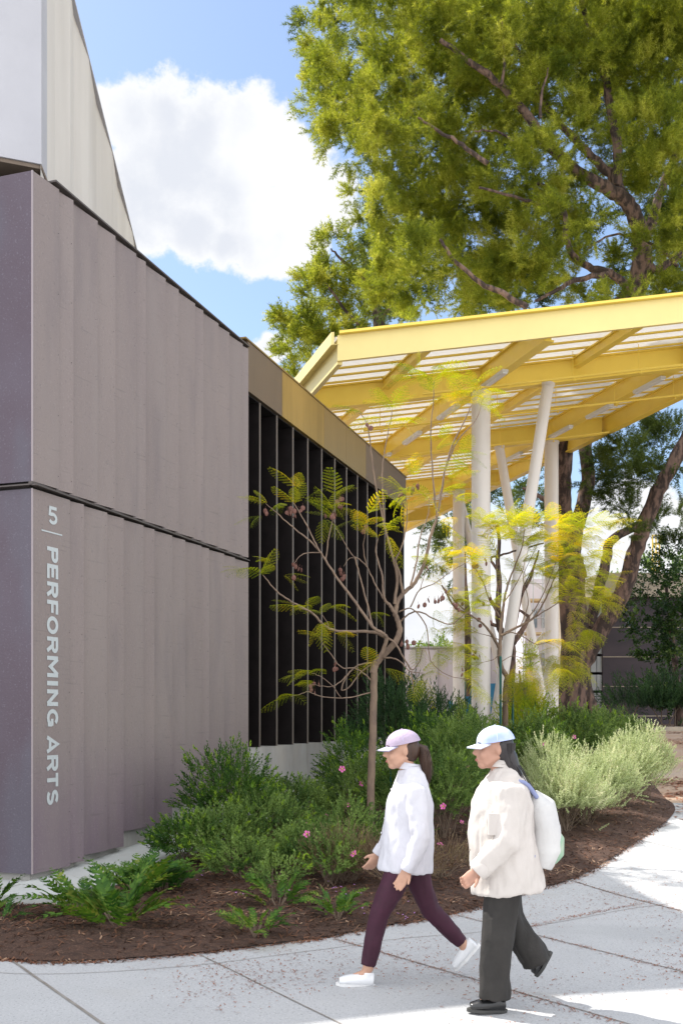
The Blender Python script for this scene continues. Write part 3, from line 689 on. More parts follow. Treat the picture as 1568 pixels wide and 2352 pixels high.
# pipes
for Yp, w0 in ((22.55, 2.6), (25.3, 2.2), (28.7, 2.4), (31.5, 2.2), (34.9, 2.2), (38.5, 2.2)):
    mb = MB(); mb.tube([K(w0, Yp, -.66), K(W1-.3, Yp, -.66)], 0.028, 8)
    for w in np.arange(w0+.4, W1-.5, 1.45):
        mb.tube([K(w, Yp, -.66), K(w, Yp, -.09)], 0.008, 5); mb.tube([K(w+.05, Yp, -.66), K(w+.05, Yp, -.74)], 0.012, 6); mb.ball(K(w+.05, Yp, -.75), (.03,.03,.012), 0, 8)
    mb.build('sprinkler_pipe', M['yel'], can)
def column(x, Y, dia, Yt=None, name='column', xt=None):
    X = (x-CX)/F*Y; w = X+0.308*(Y-YC)+.02; zb = gz(X, Y)-.1
    mb = MB(); top = K(w, Y, -.60)
    if xt is None: pts = [Vector((X,Y,zb)), Vector((X,Y,zb+.5)), Vector((X,Y,top.z))]
    else:
        X2 = (xt-CX)/F*Y; w2 = X2+0.308*(Y-YC)+.02; pts = [Vector((X,Y,zb+.1)), K(w2, Y, -.595)]; top = pts[-1]
    mb.tube(pts, dia/2, 28); o = mb.build(name, M['colm'], can)
    mb = MB(); d = (pts[-1]-pts[-2]).normalized(); mb.tube([pts[-1]-d*.09, pts[-1]-d*.06, pts[-1]], [dia/2+.002, dia/2+.018, dia/2+.02], 28); mb.build('collar', M['colm'], o)
column(1104, 23.2, .43); column(1126, 23.05, .26, xt=1259, name='raking_strut')
column(1266, 29.4, .40); column(1258, 29.25, .26, xt=1146, name='raking_strut')
column(1053, 35.8, .41); column(1180, 35.9, .26, xt=1052, name='raking_strut'); column(911, 42.0, .20)
# linear light fixtures
k = 0
for w, ys in ((4.0, (22.2, 24.6, 26.9, 29.1, 31.6, 33.9)), (8.58, (24.2, 26.3, 28.2, 31.0, 33.2, 36.4))):
    for Yf in ys:
        k += 1; a, b = K(w, Yf-.55, -.60), K(w, Yf+.55, -.60); mb = MB()
        lab = 'grey linear light fixture bolted under a yellow canopy beam'
        side = 'inner' if w < 5 else 'outer'
        t = thing('linear_light', '%s, %s of those under the %s main beam' % ('slim pale strip light', ['nearest','second nearest','third','fourth','fifth','farthest'][ys.index(Yf)], 'left' if w < 5 else 'right'), 'light fixture', K(w, Yf, -.60), 'strip lights under the yellow canopy')
        d = (b-a).normalized(); n = Vector((d.y, -d.x, 0))*.065
        q = [a-n, a+n, b+n, b-n]; mb.hexa([p+Vector((0,0,-.03)) for p in q]+[p+Vector((0,0,.03)) for p in q]); mb.build('housing', M['light'], t)
        mb = MB(); n = n*.85; q = [a-n+d*.02, a+n+d*.02, b+n-d*.02, b-n-d*.02]; mb.hexa([p+Vector((0,0,-.055)) for p in q]+[p+Vector((0,0,-.031)) for p in q]); mb.build('diffuser', M['lens'], t)
        mb = MB()
        for f in (.2, .8): mb.tube([a.lerp(b, f)+Vector((0,0,.03)), a.lerp(b, f)+Vector((0,0,.062))], .012, 6)
        mb.build('bracket', M['yel'], t)
# ------------------------------------------------------------------ foliage tools
def frames(d, roll=None):
    """d (N,3) unit -> (N,3,3) rows: x axis = d, y, z with random roll"""
    n = len(d); up = np.tile([0.,0.,1.], (n,1)); up[np.abs(d[:,2]) > .95] = [1.,0.,0.]
    y = np.cross(up, d); y /= np.linalg.norm(y, axis=1)[:,None]; z = np.cross(d, y)
    if roll is None: roll = rng.uniform(0, 2*np.pi, n)
    c, s = np.cos(roll)[:,None], np.sin(roll)[:,None]
    y2 = y*c+z*s; z2 = -y*s+z*c
    return np.stack([d, y2, z2], 1)
def instance(tpl, pos, fr, scale):
    """tpl (M,k,3), pos (N,3), fr (N,3,3), scale (N,) -> (N*M,k,3)"""
    out = np.einsum('mkc,ncd->nmkd', tpl, fr*np.asarray(scale)[:,None,None])+pos[:,None,None,:]
    return out.reshape(-1, tpl.shape[1], 3)
def unit(v): return v/np.maximum(np.linalg.norm(v, axis=1), 1e-9)[:,None]
def leaf_quad(base, d, side, l, w, fold=0.0):
    m = base+d*l*0.45; return [base, m+side*w/2, base+d*l, m-side*w/2]
def sprig_tpl(n, length, ll, lw, ang=0.9, spiral=2.4, tip=True):
    q = []
    for i in range(n):
        f = (i+1)/n; b = np.array([length*f, 0, 0]); a = spiral*i
        out = np.array([0, math.cos(a), math.sin(a)]); an = ang*(1.15-0.6*f)+rng.uniform(-.15,.15)
        d = np.array([math.cos(an), 0, 0])+out*math.sin(an); sd = np.cross(d, out+np.array([.3,0,0])); sd /= np.linalg.norm(sd)
        L_ = ll*rng.uniform(.75,1.15)*(1-.25*f); q.append(leaf_quad(b, d, sd, L_, lw*rng.uniform(.8,1.2)))
    st = length*0.012+0.0006
    q.append([np.array([0,-st,0]), np.array([0,st,0]), np.array([length,st*.4,0]), np.array([length,-st*.4,0])])
    return np.array(q)
TP = {}
TP['myr'] = [sprig_tpl(15, .17, .042, .0135) for _ in range(3)]
TP['tip'] = [sprig_tpl(8, .055, .040, .0125, ang=.6) for _ in range(2)]
TP['roc'] = [sprig_tpl(15, .14, .038, .0145, ang=.95) for _ in range(3)]
TP['sag'] = [sprig_tpl(20, .16, .024, .0145, ang=1.1) for _ in range(3)]
TP['ole'] = [sprig_tpl(16, .26, .075, .014, ang=.75) for _ in range(3)]
TP['dry'] = [sprig_tpl(7, .16, .022, .006, ang=.8) for _ in range(2)]
TP['ivy'] = [sprig_tpl(12, .35, .10, .065, ang=1.1) for _ in range(3)]
def dome(c, r, h, n, up=0.75, rnd=0.45, fill=0.35, squash=0.0):
    """sprig positions and directions filling a shrub of radius r (x,y) and height h on point c"""
    u = rng.normal(size=(n,3)); u[:,2] = np.abs(u[:,2])*0.9-0.15; u = unit(u)
    k = (1-fill*rng.uniform(0,1,n)**1.5)[:,None]
    lump = 1+0.28*np.array([noise.noise(Vector((float(a[0])*2.2+c[0]*3, float(a[1])*2.2+c[1]*3, float(a[2])*2.2))) for a in u])[:,None]
    rr = np.array([r if np.isscalar(r) else r[0], r if np.isscalar(r) else r[1], h*0.6])
    pos = u*k*lump*rr+np.array([c[0], c[1], c[2]+h*0.40]); pos[:,2] = np.maximum(pos[:,2], c[2]+0.03)
    d = unit(u*np.array([1,1,.6])+np.array([0,0,up])+rng.normal(size=(n,3))*rnd)
    return pos, d
def stems(name, c, pos, n, r, m, parent):
    mb = MB()
    for i in rng.integers(0, len(pos), n):
        p = Vector(pos[i]); b = Vector(c)+Vector((random.gauss(0,.04), random.gauss(0,.04), -0.02)); mid = b.lerp(p, .5)+Vector((random.gauss(0,.05), random.gauss(0,.05), .05))
        limb(mb, [b, mid, p], r, r*.35, 5, 3)
    return mb.build(name, m, parent)
def shrub(label, cat, c, r, h, n, sp, lm, group='shrubs in the planting bed', tipf=0.07, nst=14, name='shrub', up=.75, scale=1.0, rnd=.45, fill=.35, stem_r=.006, flowers=()):
    n = int(n*(2.3 if sp == 'sag' else 2.0)); scale *= 1.12; c = Vector(c); t = thing(name, label, cat, c, group)
    pos, d = dome(c, r, h, n, up, rnd, fill)
    tp = TP[sp]; arrs = []
    for j in range(len(tp)):
        s = slice(j, None, len(tp)); arrs.append(instance(tp[j], pos[s], frames(d[s]), scale*rng.uniform(.7,1.2,len(pos[s]))))
    arr = np.concatenate(arrs); mi = np.zeros(len(arr)); mats = [M[lm], M['L_tip']]
    if tipf:
        top = np.where((pos[:,2] > c.z+h*.35) & (rng.uniform(0,1,n) < tipf))[0]
        if len(top):
            e = pos[top]+d[top]*.13*scale; a2 = instance(TP['tip'][0], e, frames(d[top]), scale*rng.uniform(.8,1.2,len(top)))
            arr = np.concatenate([arr, a2]); mi = np.concatenate([mi, np.ones(len(a2))])
    npmesh('foliage', arr, mats, t, mi)
    stems('stem', c, pos, nst, stem_r, M['twig'], t)
    for (x, y) in flowers:
        Y = c.y-(r if np.isscalar(r) else r[1])*1.2; p = P(x, y, Y); mb = MB(); nn = unit(np.array([[random.gauss(0,.5), -1.0, random.uniform(.0,.9)]]))[0]
        fr = frames(nn[None])[0]; R = random.uniform(.030,.038)*(Y/10)**.3
        for k in range(5):
            a = 2*math.pi*k/5; vs = []
            for (rr, da) in ((.15,0),(.7,-.55),(1.0,-.35),(1.05,0),(1.0,.35),(.7,.55)):
                q = fr[1]*math.cos(a+da)*rr*R+fr[2]*math.sin(a+da)*rr*R+fr[0]*R*.25*rr; vs.append(p+Vector(q))
            mb.add(vs, [tuple(range(6))], 0, False)
        f = mb.build('flower', M['pink'], t); mb = MB(); mb.ball(p+Vector(fr[0])*R*.15, R*.24, n=6); mb.build('flower_centre', M['fcore'], f)
    return t
# --- fern: arching fronds with toothed leaflets
def fern_tpl(n=15, length=.42, droop=.55, w=.085):
    q = []; 
    for i in range(n):
        f = (i+.6)/n; x = length*f; z = length*(0.55*f-droop*f*f); t = np.array([1, 0, 0.55-2*droop*f]); t /= np.linalg.norm(t)
        for s in (-1, 1):
            b = np.array([x, 0, z]); L_ = w*(math.sin(math.pi*min(1, f*.74+.20)))*rng.uniform(.8,1.2); d = t*.45+np.array([0,s,0])*.9+np.array([0,0,rng.uniform(-.35,.25)]); d /= np.linalg.norm(d)
            wd = L_*.36; m1 = b+d*L_*.5
            q.append([b-t*wd*.4, m1-t*wd*.75, b+d*L_+t*wd*.2, m1+t*wd*.2]); q.append([b-t*wd*.4, m1+t*wd*.2, m1+t*wd*.85-d*L_*.18, b+t*wd*.5]); q.append([m1-t*wd*.1, m1+t*wd*.1, b+d*L_*.86+t*wd*.75, b+d*L_*.72-t*wd*.6])
    for i in range(6):
        f0, f1 = i/6, (i+1)/6; a = np.array([length*f0,0,length*(.55*f0-droop*f0*f0)]); b = np.array([length*f1,0,length*(.55*f1-droop*f1*f1)]); o = np.array([0,.0025,0])
        q.append([a-o, a+o, b+o, b-o])
    return np.array(q)
FT = [fern_tpl(n=11, droop=dd, length=ll, w=.085) for dd, ll in ((.45,.40),(.7,.40),(.35,.36),(.6,.44))]
def fern(label, x, y, n, sc, Yfix=None, fm='L_fer', group='ferns along the front of the bed', dirs=None):
    c = G(x, y, 0.06); t = thing('fern', label, 'fern', c, group)
    n = int(n*1.6); az = np.linspace(0, 2*np.pi, n, endpoint=False)*1.6+rng.uniform(-.3,.3,n)
    if dirs: dirs = dirs*2; az = np.radians(np.array(dirs)+rng.uniform(-22,22,len(dirs))); n = len(az)
    for k in range(n):
        el = rng.uniform(.25, 1.3); d = np.array([[math.cos(az[k])*math.cos(el*.8), math.sin(az[k])*math.cos(el*.8), math.sin(el*.8)*.75]]); d = unit(d)
        pos = np.array([[c.x, c.y, c.z]])+d*.06
        # stalk
        fr = frames(d, np.array([rng.uniform(-.5,.5)])); 
        a = instance(FT[k % 4], pos+d*.05*sc, fr, [sc*rng.uniform(.75,1.1)])
        npmesh('frond', a, M[fm], t)
    mb = MB()
    for k in range(n): mb.tube([c-Vector((0,0,.04)), c+Vector((math.cos(az[k]), math.sin(az[k]), 1.2))*.075*sc], .004, 5)
    mb.build('stalk', M['twig'], t); return t

# ------------------------------------------------------------------ planting bed
GS = 'shrubs in the planting bed'
def B(x, y): return G(x, y, 0.06)
def BY(x, Y): return Vector(((x-CX)/F*Y, Y, gz(0, Y)+.07))
shrub('tall dark green shrub with bright tips against the lettered wall', 'shrub', BY(525, 11.6), (.50,.42), 1.10, 330, 'myr', 'L_myr', GS, tipf=.34, up=.9, nst=26, fill=.7)
shrub('leafy shrub arching left of the tree trunk, in front of the fins', 'shrub', BY(808, 14.0), (.40,.38), 1.15, 300, 'myr', 'L_myr', GS, tipf=.32, up=.7, fill=.6)
shrub('low green shrub left of the bed, beside the concrete walk', 'shrub', B(425,1990), .32, .46, 170, 'roc', 'L_myr', GS, tipf=.15)
shrub('spreading green shrub in front of the tall dark one', 'shrub', B(505,1985), .40, .52, 260, 'roc', 'L_roc', GS)
shrub('dense low rockrose with a pink bloom left of the brown twiggy patch', 'shrub', B(610,1965), .42, .62, 300, 'roc', 'L_roc', GS, flowers=[(707,1971),(762,1953),(665,1940)])
shrub('feathery shrub with one pink bloom under the concrete sill wall', 'shrub', BY(670, 12.6), .42, .60, 280, 'roc', 'L_roc', GS, flowers=[(750,1877),(700,1890)])
shrub('thin grey-green shrub at the foot of the concrete sill wall', 'shrub', BY(600, 13.0), .34, .55, 170, 'roc', 'L_roc', GS)
shrub('small upright shrub with an acid green tip beside the sill wall', 'shrub', BY(735, 13.6), .25, .42, 110, 'roc', 'L_roc', GS, tipf=.15)
shrub('green shrub behind the trunk with a pink bloom', 'shrub', BY(820, 13.0), .40, .78, 280, 'roc', 'L_roc', GS, flowers=[(785,1767),(830,1800),(800,1850)])
shrub('brown half-dry shrub left of the person in maroon leggings', 'shrub', B(790,2030), (.38,.30), .46, 260, 'dry', 'L_dry', GS, tipf=0.0, nst=34, stem_r=.004, flowers=[(812,1962)])
shrub('brown twiggy shrub behind the person in maroon leggings', 'shrub', B(900,2040), (.40,.32), .40, 220, 'dry', 'L_dry', GS, tipf=0.0, nst=34, stem_r=.004)
shrub('bare brown undergrowth between the two walkers', 'shrub', B(1010,2020), (.40,.30), .34, 170, 'dry', 'L_dry', GS, tipf=0.0, nst=34, stem_r=.004)
shrub('yellowish low weed in the middle of the mulch', 'shrub', B(640,2070), .15, .34, 30, 'roc', 'L_roc', GS, nst=12, tipf=.2)
shrub('green shrub between the pink blooms and the brown twigs', 'shrub', B(712,2010), .38, .44, 240, 'roc', 'L_roc', GS, flowers=[(705,1917)])
shrub('half-brown spiky shrub just left of the tree trunk', 'shrub', B(800,1985), (.36,.30), .60, 170, 'roc', 'L_roc', GS, nst=30, tipf=.03)
shrub('low green shrub in front of the rockroses at the mulch edge', 'shrub', B(560,2025), (.34,.22), .32, 130, 'roc', 'L_roc', GS, nst=20)
shrub('thin wispy green shrub left of the maroon leggings with a pink bloom', 'shrub', B(760,2035), .26, .40, 90, 'roc', 'L_roc', GS, nst=24)
shrub('tall rockrose between the two walkers dotted with pink blooms', 'shrub', BY(1020, 12.2), (.42,.40), 1.0, 420, 'roc', 'L_roc', GS, tipf=.05, flowers=[(1010,1943),(1003,1955),(1005,1975),(1018,1853)])
shrub('higher rockrose with two pink blooms between the caps', 'shrub', BY(1050, 13.8), (.52,.45), 1.35, 460, 'roc', 'L_roc', GS, flowers=[(1047,1807),(1075,1763),(1060,1890)])
shrub('grey-green rockrose hidden behind the person in maroon leggings', 'shrub', BY(925, 12.6), (.45,.40), .95, 340, 'roc', 'L_roc', GS)
shrub('dark narrow-leaved shrub at the end of the black fins', 'shrub', BY(905, 16.6), (.62,.55), 1.75, 360, 'ole', 'L_ole', GS, tipf=0.0, up=1.0)
shrub('dark narrow-leaved shrub right of the fins with upright spikes', 'shrub', BY(995, 17.2), (.62,.55), 1.45, 360, 'ole', 'L_ole', GS, tipf=0.0, up=1.2)
shrub('bright green shrub under the dark spikes, between the caps', 'shrub', BY(985, 15.4), (.6,.5), 1.12, 380, 'myr', 'L_myr', GS, tipf=.3, scale=1.2)
shrub('soft green shrub at the foot of the tall pale column', 'shrub', BY(1080, 16.4), (.60,.5), 1.12, 420, 'roc', 'L_roc', GS, scale=1.3)
shrub('bright green bush behind the staked tree', 'shrub', BY(1215, 19.5), (.62,.5), 1.35, 420, 'myr', 'L_brt', GS, scale=1.2, tipf=.1)
shrub('green bush behind the blue cap with one pink bloom', 'shrub', BY(1225, 16.6), (.55,.5), 1.10, 400, 'roc', 'L_roc', GS, scale=1.3, flowers=[(1250,1710)])
shrub('green bush at the foot of the raking struts', 'shrub', BY(1310, 19.0), (.75,.6), 1.05, 430, 'roc', 'L_roc', GS, scale=1.5, tipf=.08, flowers=[(1317,1693)])
shrub('green bush in front of the pine trunk', 'shrub', BY(1395, 20.5), (.75,.6), .95, 400, 'roc', 'L_roc', GS, scale=1.5, tipf=.05)
SG = 'pale sage hedge along the right of the bed'
shrub('pale sage bush with sparse grey stems just right of the backpack', 'sage bush', BY(1296, 12.7), (.46,.42), .88, 360, 'sag', 'L_sag', SG, tipf=0.0, up=1.0, nst=40, stem_r=.004, fill=.8)
shrub('tall pale sage bush standing behind the backpack', 'sage bush', BY(1262, 14.0), (.45,.40), 1.02, 340, 'sag', 'L_sag', SG, tipf=0.0, up=1.1, nst=30, stem_r=.004, fill=.7)
shrub('broad pale sage bush in the middle of the hedge', 'sage bush', BY(1370, 13.8), (.52,.48), .88, 440, 'sag', 'L_sag', SG, tipf=0.0, up=1.0, nst=34, stem_r=.004, fill=.7)
shrub('pale sage bush with tall spikes, second from the right end of the hedge', 'sage bush', BY(1432, 14.8), (.50,.45), .98, 420, 'sag', 'L_sag', SG, tipf=0.0, up=1.15, nst=30, stem_r=.004, fill=.7)
shrub('greener sage bush at the right end of the hedge', 'sage bush', BY(1478, 15.6), (.46,.45), 1.08, 380, 'sag', 'L_sag', SG, tipf=0.0, up=1.15, nst=26, stem_r=.004, fill=.7)
shrub('low pale sage bush spilling to the mulch edge below the hedge middle', 'sage bush', BY(1345, 13.2), (.38,.30), .62, 220, 'sag', 'L_sag', SG, tipf=0.0, up=1.0, nst=26, stem_r=.004, fill=.8)
# ferns
fern('large fern sprawling toward the paving, biggest of the left group', 268, 2130, 12, 1.25)
fern('dark fern left of the biggest one, at the corner of the concrete walk', 190, 2105, 8, 1.1, dirs=[60,100,130,155,180,200,20,330])
fern('fern behind the biggest one, reaching up against the wall base', 318, 2062, 9, 1.3, dirs=[70,90,110,135,160,40,20,200,330])
fern('upright fern nearest the rockroses, against the step of the wall base', 372, 2052, 8, .95, dirs=[60,80,110,140,170,20,350,220])
fern('fern cut off by the left edge beside the walk corner', -25, 2100, 7, .85)
fern('small fern hugging the left edge of the picture on the mulch', -5, 2125, 5, .6)
fern('compact jagged fern alone on the mulch in the middle of the bed', 585, 2145, 9, .68)
fern('compact fern beside the maroon leggings', 775, 2110, 9, .62)
fern('thin yellowing fern behind the compact one in the bed middle', 640, 2085, 6, .85, dirs=[10,30,60,160,190,340])

# ------------------------------------------------------------------ jacaranda trees
def frond_tpl(length=.32, npair=8, droop=.35, seed=0):
    r = np.random.default_rng(seed); q = []
    for i in range(npair):
        f = (i+.8)/npair; x = length*f; z = -droop*length*f*f; t = np.array([1, 0, -2*droop*f]); t /= np.linalg.norm(t)
        pl = length*.40*math.sin(math.pi*(f*.74+.18))
        for s in (-1, 1):
            d = t*.55+np.array([0,s*.85,0])+np.array([0,0,-.30]); d /= np.linalg.norm(d); nl = max(3, int(pl/.013))
            for k in range(nl):
                g = (k+.7)/nl; b = np.array([x,0,z])+d*pl*g+np.array([0,0,-.12*pl*g*g])
                for s2 in (-1, 1):
                    e = d*.5+np.cross(d, [0,0,1])*s2*.8; e /= np.linalg.norm(e); l = .0145*(1.15-.5*g); w = .0088
                    sd = np.cross(e, [0,0,1]); m = b+e*l*.5; q.append([b, m+sd*w/2, b+e*l, m-sd*w/2])
    for i in range(5):
        f0, f1 = i/5, (i+1)/5; a = np.array([length*f0,0,-droop*length*f0*f0]); b = np.array([length*f1,0,-droop*length*f1*f1]); o = np.array([0,.0013,0]); q.append([a-o,a+o,b+o,b-o])
    return np.array(q)
JT = [frond_tpl(seed=i, droop=dd, length=ll) for i, (dd, ll) in enumerate(((.25,.30),(.55,.28),(.8,.26),(.4,.34)))]
def jac_leaves(t, tips, m, scale, per=4, up=.25, spread=1.0):
    pos = []; d = []
    for p, out in tips:
        for k in range(per):
            a = random.uniform(0, 2*math.pi); v = Vector((math.cos(a), math.sin(a), random.uniform(-.25,.5)+up))*spread+Vector(out)*.9
            v.normalize(); pos.append(list(p)); d.append(list(v))
    pos = np.array(pos); d = unit(np.array(d)); arrs = []; n = len(pos)
    for j in range(4):
        s = slice(j, None, 4)
        if len(pos[s]): arrs.append(instance(JT[j], pos[s], frames(d[s], rng.uniform(-.5,.5,len(pos[s]))), scale*rng.uniform(.7,1.15,len(pos[s]))))
    npmesh('foliage', np.concatenate(arrs), m, t)
def pods(t, pts, r=.024):
    for p in pts:
        p = Vector(p); mb = MB(); rot = Matrix.Rotation(random.uniform(0,3.1),3,'Z') @ Matrix.Rotation(random.uniform(-.5,.5),3,'X')
        mb.ball(p, (r*random.uniform(.8,1.1), r*.28, r*random.uniform(.85,1.15)), n=10, rot=rot); mb.tube([p+Vector((0,0,r*.9)), p+Vector((random.gauss(0,.01),0,r*.9+.03))], .0015, 4); mb.build('seed_pod', M['pod'], t)
J1 = 11.9
def q5(x, y): return (517.3+.36*x, 1034.7+.36*y)       # crop -> reference units
jac = thing('jacaranda_tree', 'slender young jacaranda with a bent pale trunk in front of the black fins', 'tree', (P(852,1960,J1).x, J1, gz(0,J1)), 'young jacarandas')
mb = MB(); tips = []
def jb(pts, r0, r1, z0=0.0, z1=0.0, conv=q5, leaf=False, D=J1, n=8):
    k = len(pts); w = [P(*conv(x, y), D+z0+(z1-z0)*i/(k-1)) for i, (x, y) in enumerate(pts)]
    limb(mb, w, r0*.86, r1*.8, n, 5, wob=.004)
    if leaf: tips.append((w[-1], (w[-1]-w[-2]).normalized()))
    return w
idc = lambda x, y: (x, y)
jb([(849,1975),(850,1900),(852,1800),(856,1690),(858,1600),(859,1545)], .056, .050, conv=idc, n=14)
jb([(944,1420),(955,1370),(1000,1310),(1080,1230),(1112,1150),(1100,1090),(1080,1040)], .052, .034, 0, .1, n=12)
jb([(1080,1050),(1100,960),(1150,900),(1210,840),(1262,740),(1290,640),(1310,540),(1350,420),(1380,250),(1405,110),(1450,-40),(1520,-180),(1570,-290)], .033, .008, .1, .5, leaf=True)
jb([(1350,420),(1330,250),(1318,80),(1310,-100),(1325,-300),(1330,-440)], .014, .005, .3, .3, leaf=True)
jb([(1405,110),(1480,-60),(1600,-200),(1640,-330)], .012, .004, .4, .5, leaf=True)
jb([(1090,1060),(1050,990),(1020,960),(1005,900),(1000,800),(960,640),(975,560)], .026, .006, 0, -.3, leaf=True)
jb([(1080,980),(1095,800),(1060,660),(1010,450),(960,230),(930,0),(905,-160),(860,-240)], .022, .005, .1, .2, leaf=True)
jb([(1015,450),(1000,200),(1012,20),(1045,-150),(1065,-260)], .012, .005, .15, .3, leaf=True)
jb([(1130,910),(1110,780),(1085,700),(1130,600),(1160,420),(1150,280)], .018, .004, .1, -.2, leaf=True)
jb([(1180,870),(1220,700),(1240,560),(1290,420),(1300,300)], .014, .004, .1, .5, leaf=True)
jb([(960,1370),(1000,1290),(1030,1200),(1000,1165),(940,1125),(830,970),(720,825),(640,700),(600,640),(560,560),(500,440),(440,340)], .030, .006, 0, -.5, leaf=True)
jb([(600,640),(520,560),(430,490),(330,400),(260,340)], .013, .004, -.35, -.6, leaf=True)
jb([(640,700),(655,580),(680,470),(690,380)], .010, .004, -.3, -.2, leaf=True)
jb([(610,650),(520,655),(470,680),(440,720)], .009, .003, -.3, -.5)
jb([(940,1125),(905,980),(870,850),(830,700),(790,640),(720,520),(690,440)], .014, .004, -.1, .2, leaf=True)
jb([(830,700),(830,680),(900,740),(960,860),(1010,950)], .008, .010, .1, 0)
jb([(840,690),(790,690),(755,740)], .007, .003, .1, 0)
jb([(900,740),(880,620),(890,540),(900,480)], .008, .003, .0, -.2, leaf=True)
jb([(1020,1190),(940,1160),(830,1155),(700,1150),(620,1110),(560,1040),(430,970),(330,900),(270,830),(240,795)], .024, .006, 0, -.7, leaf=True)
jb([(560,1040),(520,1020),(470,1000)], .006, .003, -.5, -.6, leaf=True)
jb([(660,1140),(650,1100),(610,1040)], .007, .003, -.4, -.3, leaf=True)
jb([(930,1470),(880,1420),(820,1390),(740,1385),(680,1310),(620,1230),(600,1190)], .012, .004, 0, -.3, leaf=True)
jb([(935,1355),(850,1370),(780,1430),(740,1525),(790,1510),(860,1420),(930,1365)], .011, .008, 0, -.2)
jb([(780,1430),(700,1500),(620,1505),(550,1490)], .008, .003, -.1, -.5, leaf=True)
jb([(925,1545),(850,1565),(740,1582),(600,1568),(530,1540),(480,1555),(420,1570)], .010, .003, 0, -.5, leaf=True)
jb([(740,1582),(680,1500),(600,1440),(550,1420)], .007, .003, -.2, -.5, leaf=True)
jb([(1040,1200),(1090,1240),(1130,1310),(1170,1380),(1200,1398),(1240,1340),(1260,1260)], .016, .004, 0, -.4)
jb([(1010,1325),(1060,1325),(1120,1350),(1180,1410),(1260,1420)], .014, .004, 0, -.4, leaf=True)
jb([(1185,1410),(1195,1480),(1205,1560)], .009, .004, -.3, -.4)
jb([(1110,1100),(1170,1045),(1240,1030),(1340,1080),(1440,1110),(1520,1050),(1568,1030)], .013, .005, .1, -.3, leaf=True)
jb([(1110,1030),(1190,1010),(1280,1120),(1300,1300),(1330,1370),(1430,1440),(1560,1460)], .010, .004, 0, -.6, leaf=True)
jb([(1180,1000),(1240,890),(1330,850),(1460,760),(1560,700)], .010, .003, .1, .4, leaf=True)
jb([(1240,890),(1275,780),(1300,720)], .006, .003, .1, .2)
for (x, y), out in [((620,1290),(-1,0,0)),((560,1308),(-1,0,.2)),((650,1322),(1,-.3,-.2)),((705,1392),(-.5,0,.2)),((760,1395),(1,0,0)),((735,1430),(0,0,-1)),((775,1458),(1,0,-.2)),
        ((600,1185),(-1,0,-.3)),((650,1165),(-1,0,0)),((700,1150),(1,0,.1)),((745,1190),(0,0,-1)),((770,1140),(0,0,1)),((810,1195),(-.4,0,-.2)),((865,1210),(1,0,-.2)),((845,1180),(0,0,1)),((890,1230),(1,0,-1)),((760,1165),(1,0,0)),((680,1120),(0,0,1)),
        ((862,1520),(-1,0,0)),((885,1535),(1,0,-.3)),((855,1408),(0,0,-.4)),((700,1550),(-1,0,0)),((940,1280),(1,0,.2)),((975,1270),(1,0,-.2)),
        ((950,960),(-1,0,0)),((925,950),(-1,0,.1)),((990,900),(0,0,1)),((1000,850),(1,0,.2)),((975,870),(-1,0,.2)),((1035,905),(1,0,0)),((1085,900),(-1,0,0)),((1100,930),(1,0,0)),((1095,880),(0,0,1)),
        ((945,870),(-1,0,.2)),((960,855),(-.5,0,.6)),((1010,865),(1,0,0)),((1025,870),(1,0,-.1)),((1055,910),(-1,0,0)),((1075,925),(0,0,-.4)),((1110,900),(1,0,.1)),((1120,940),(1,0,-.3)),((900,940),(0,0,.5)),((910,965),(1,0,0)),((880,960),(-1,0,.1)),((1040,1070),(1,0,0)),((1060,1040),(1,0,-.1)),((1010,1010),(-.3,0,.5)),((1030,1100),(1,0,0)),((1000,1035),(0,0,1)),((1005,1075),(1,0,0)),((1040,1060),(1,0,.1)),((1020,1130),(1,0,0)),((1050,1150),(1,0,0)),((1070,1190),(1,0,-.1)),((950,1130),(-1,0,0)),((930,1145),(-1,0,-.3)),((985,1150),(0,0,.2)),((1010,1200),(1,0,-.1)),((955,1095),(0,0,1)),
        ((985,1440),(.3,0,-1)),((1000,1400),(.4,0,-1)),((1020,1470),(.6,0,-.8)),((1045,1500),(.8,0,-.6)),((1060,1545),(1,0,-.5)),((1030,1520),(-1,0,-.3)),((1080,1575),(1,0,-.6)),((1000,1540),(-1,0,-.3)),((1045,1600),(.8,0,-.6)),((970,1560),(.3,0,-1)),((960,1480),(.2,0,-1)),((1060,1480),(1,0,-.4))]:
    tips.append((P(x, y, J1+random.uniform(-.5,.5)), out))
mb.build('trunk', M['bark'], jac)
jac_leaves(jac, tips, M['jac'], .98, per=3, spread=.8)
pp = []
for x, y, n in [(617,1177,2),(665,1170,5),(680,1180,4),(697,1165,2),(765,1190,3),(782,1160,3),(785,1150,2),(762,1200,2),(835,1215,4),(680,1300,3),(672,1306,3),(785,1325,3),(790,1322,2),(720,1583,4),(718,1577,2),(773,1535,3),(940,1135,5),(920,1145,4),(953,1120,2),(848,980,2),(985,1300,1),(940,1475,4),(930,1485,3),(1050,1395,3),(1045,1390,2),(1060,1545,2),(1000,1385,4),(1015,1370,4),(975,1390,3)]:
    for i in range(n): pp.append(P(x+random.gauss(0,6), y+random.gauss(0,6), J1+random.uniform(-.3,.1)))
pods(jac, pp[:98], .029)
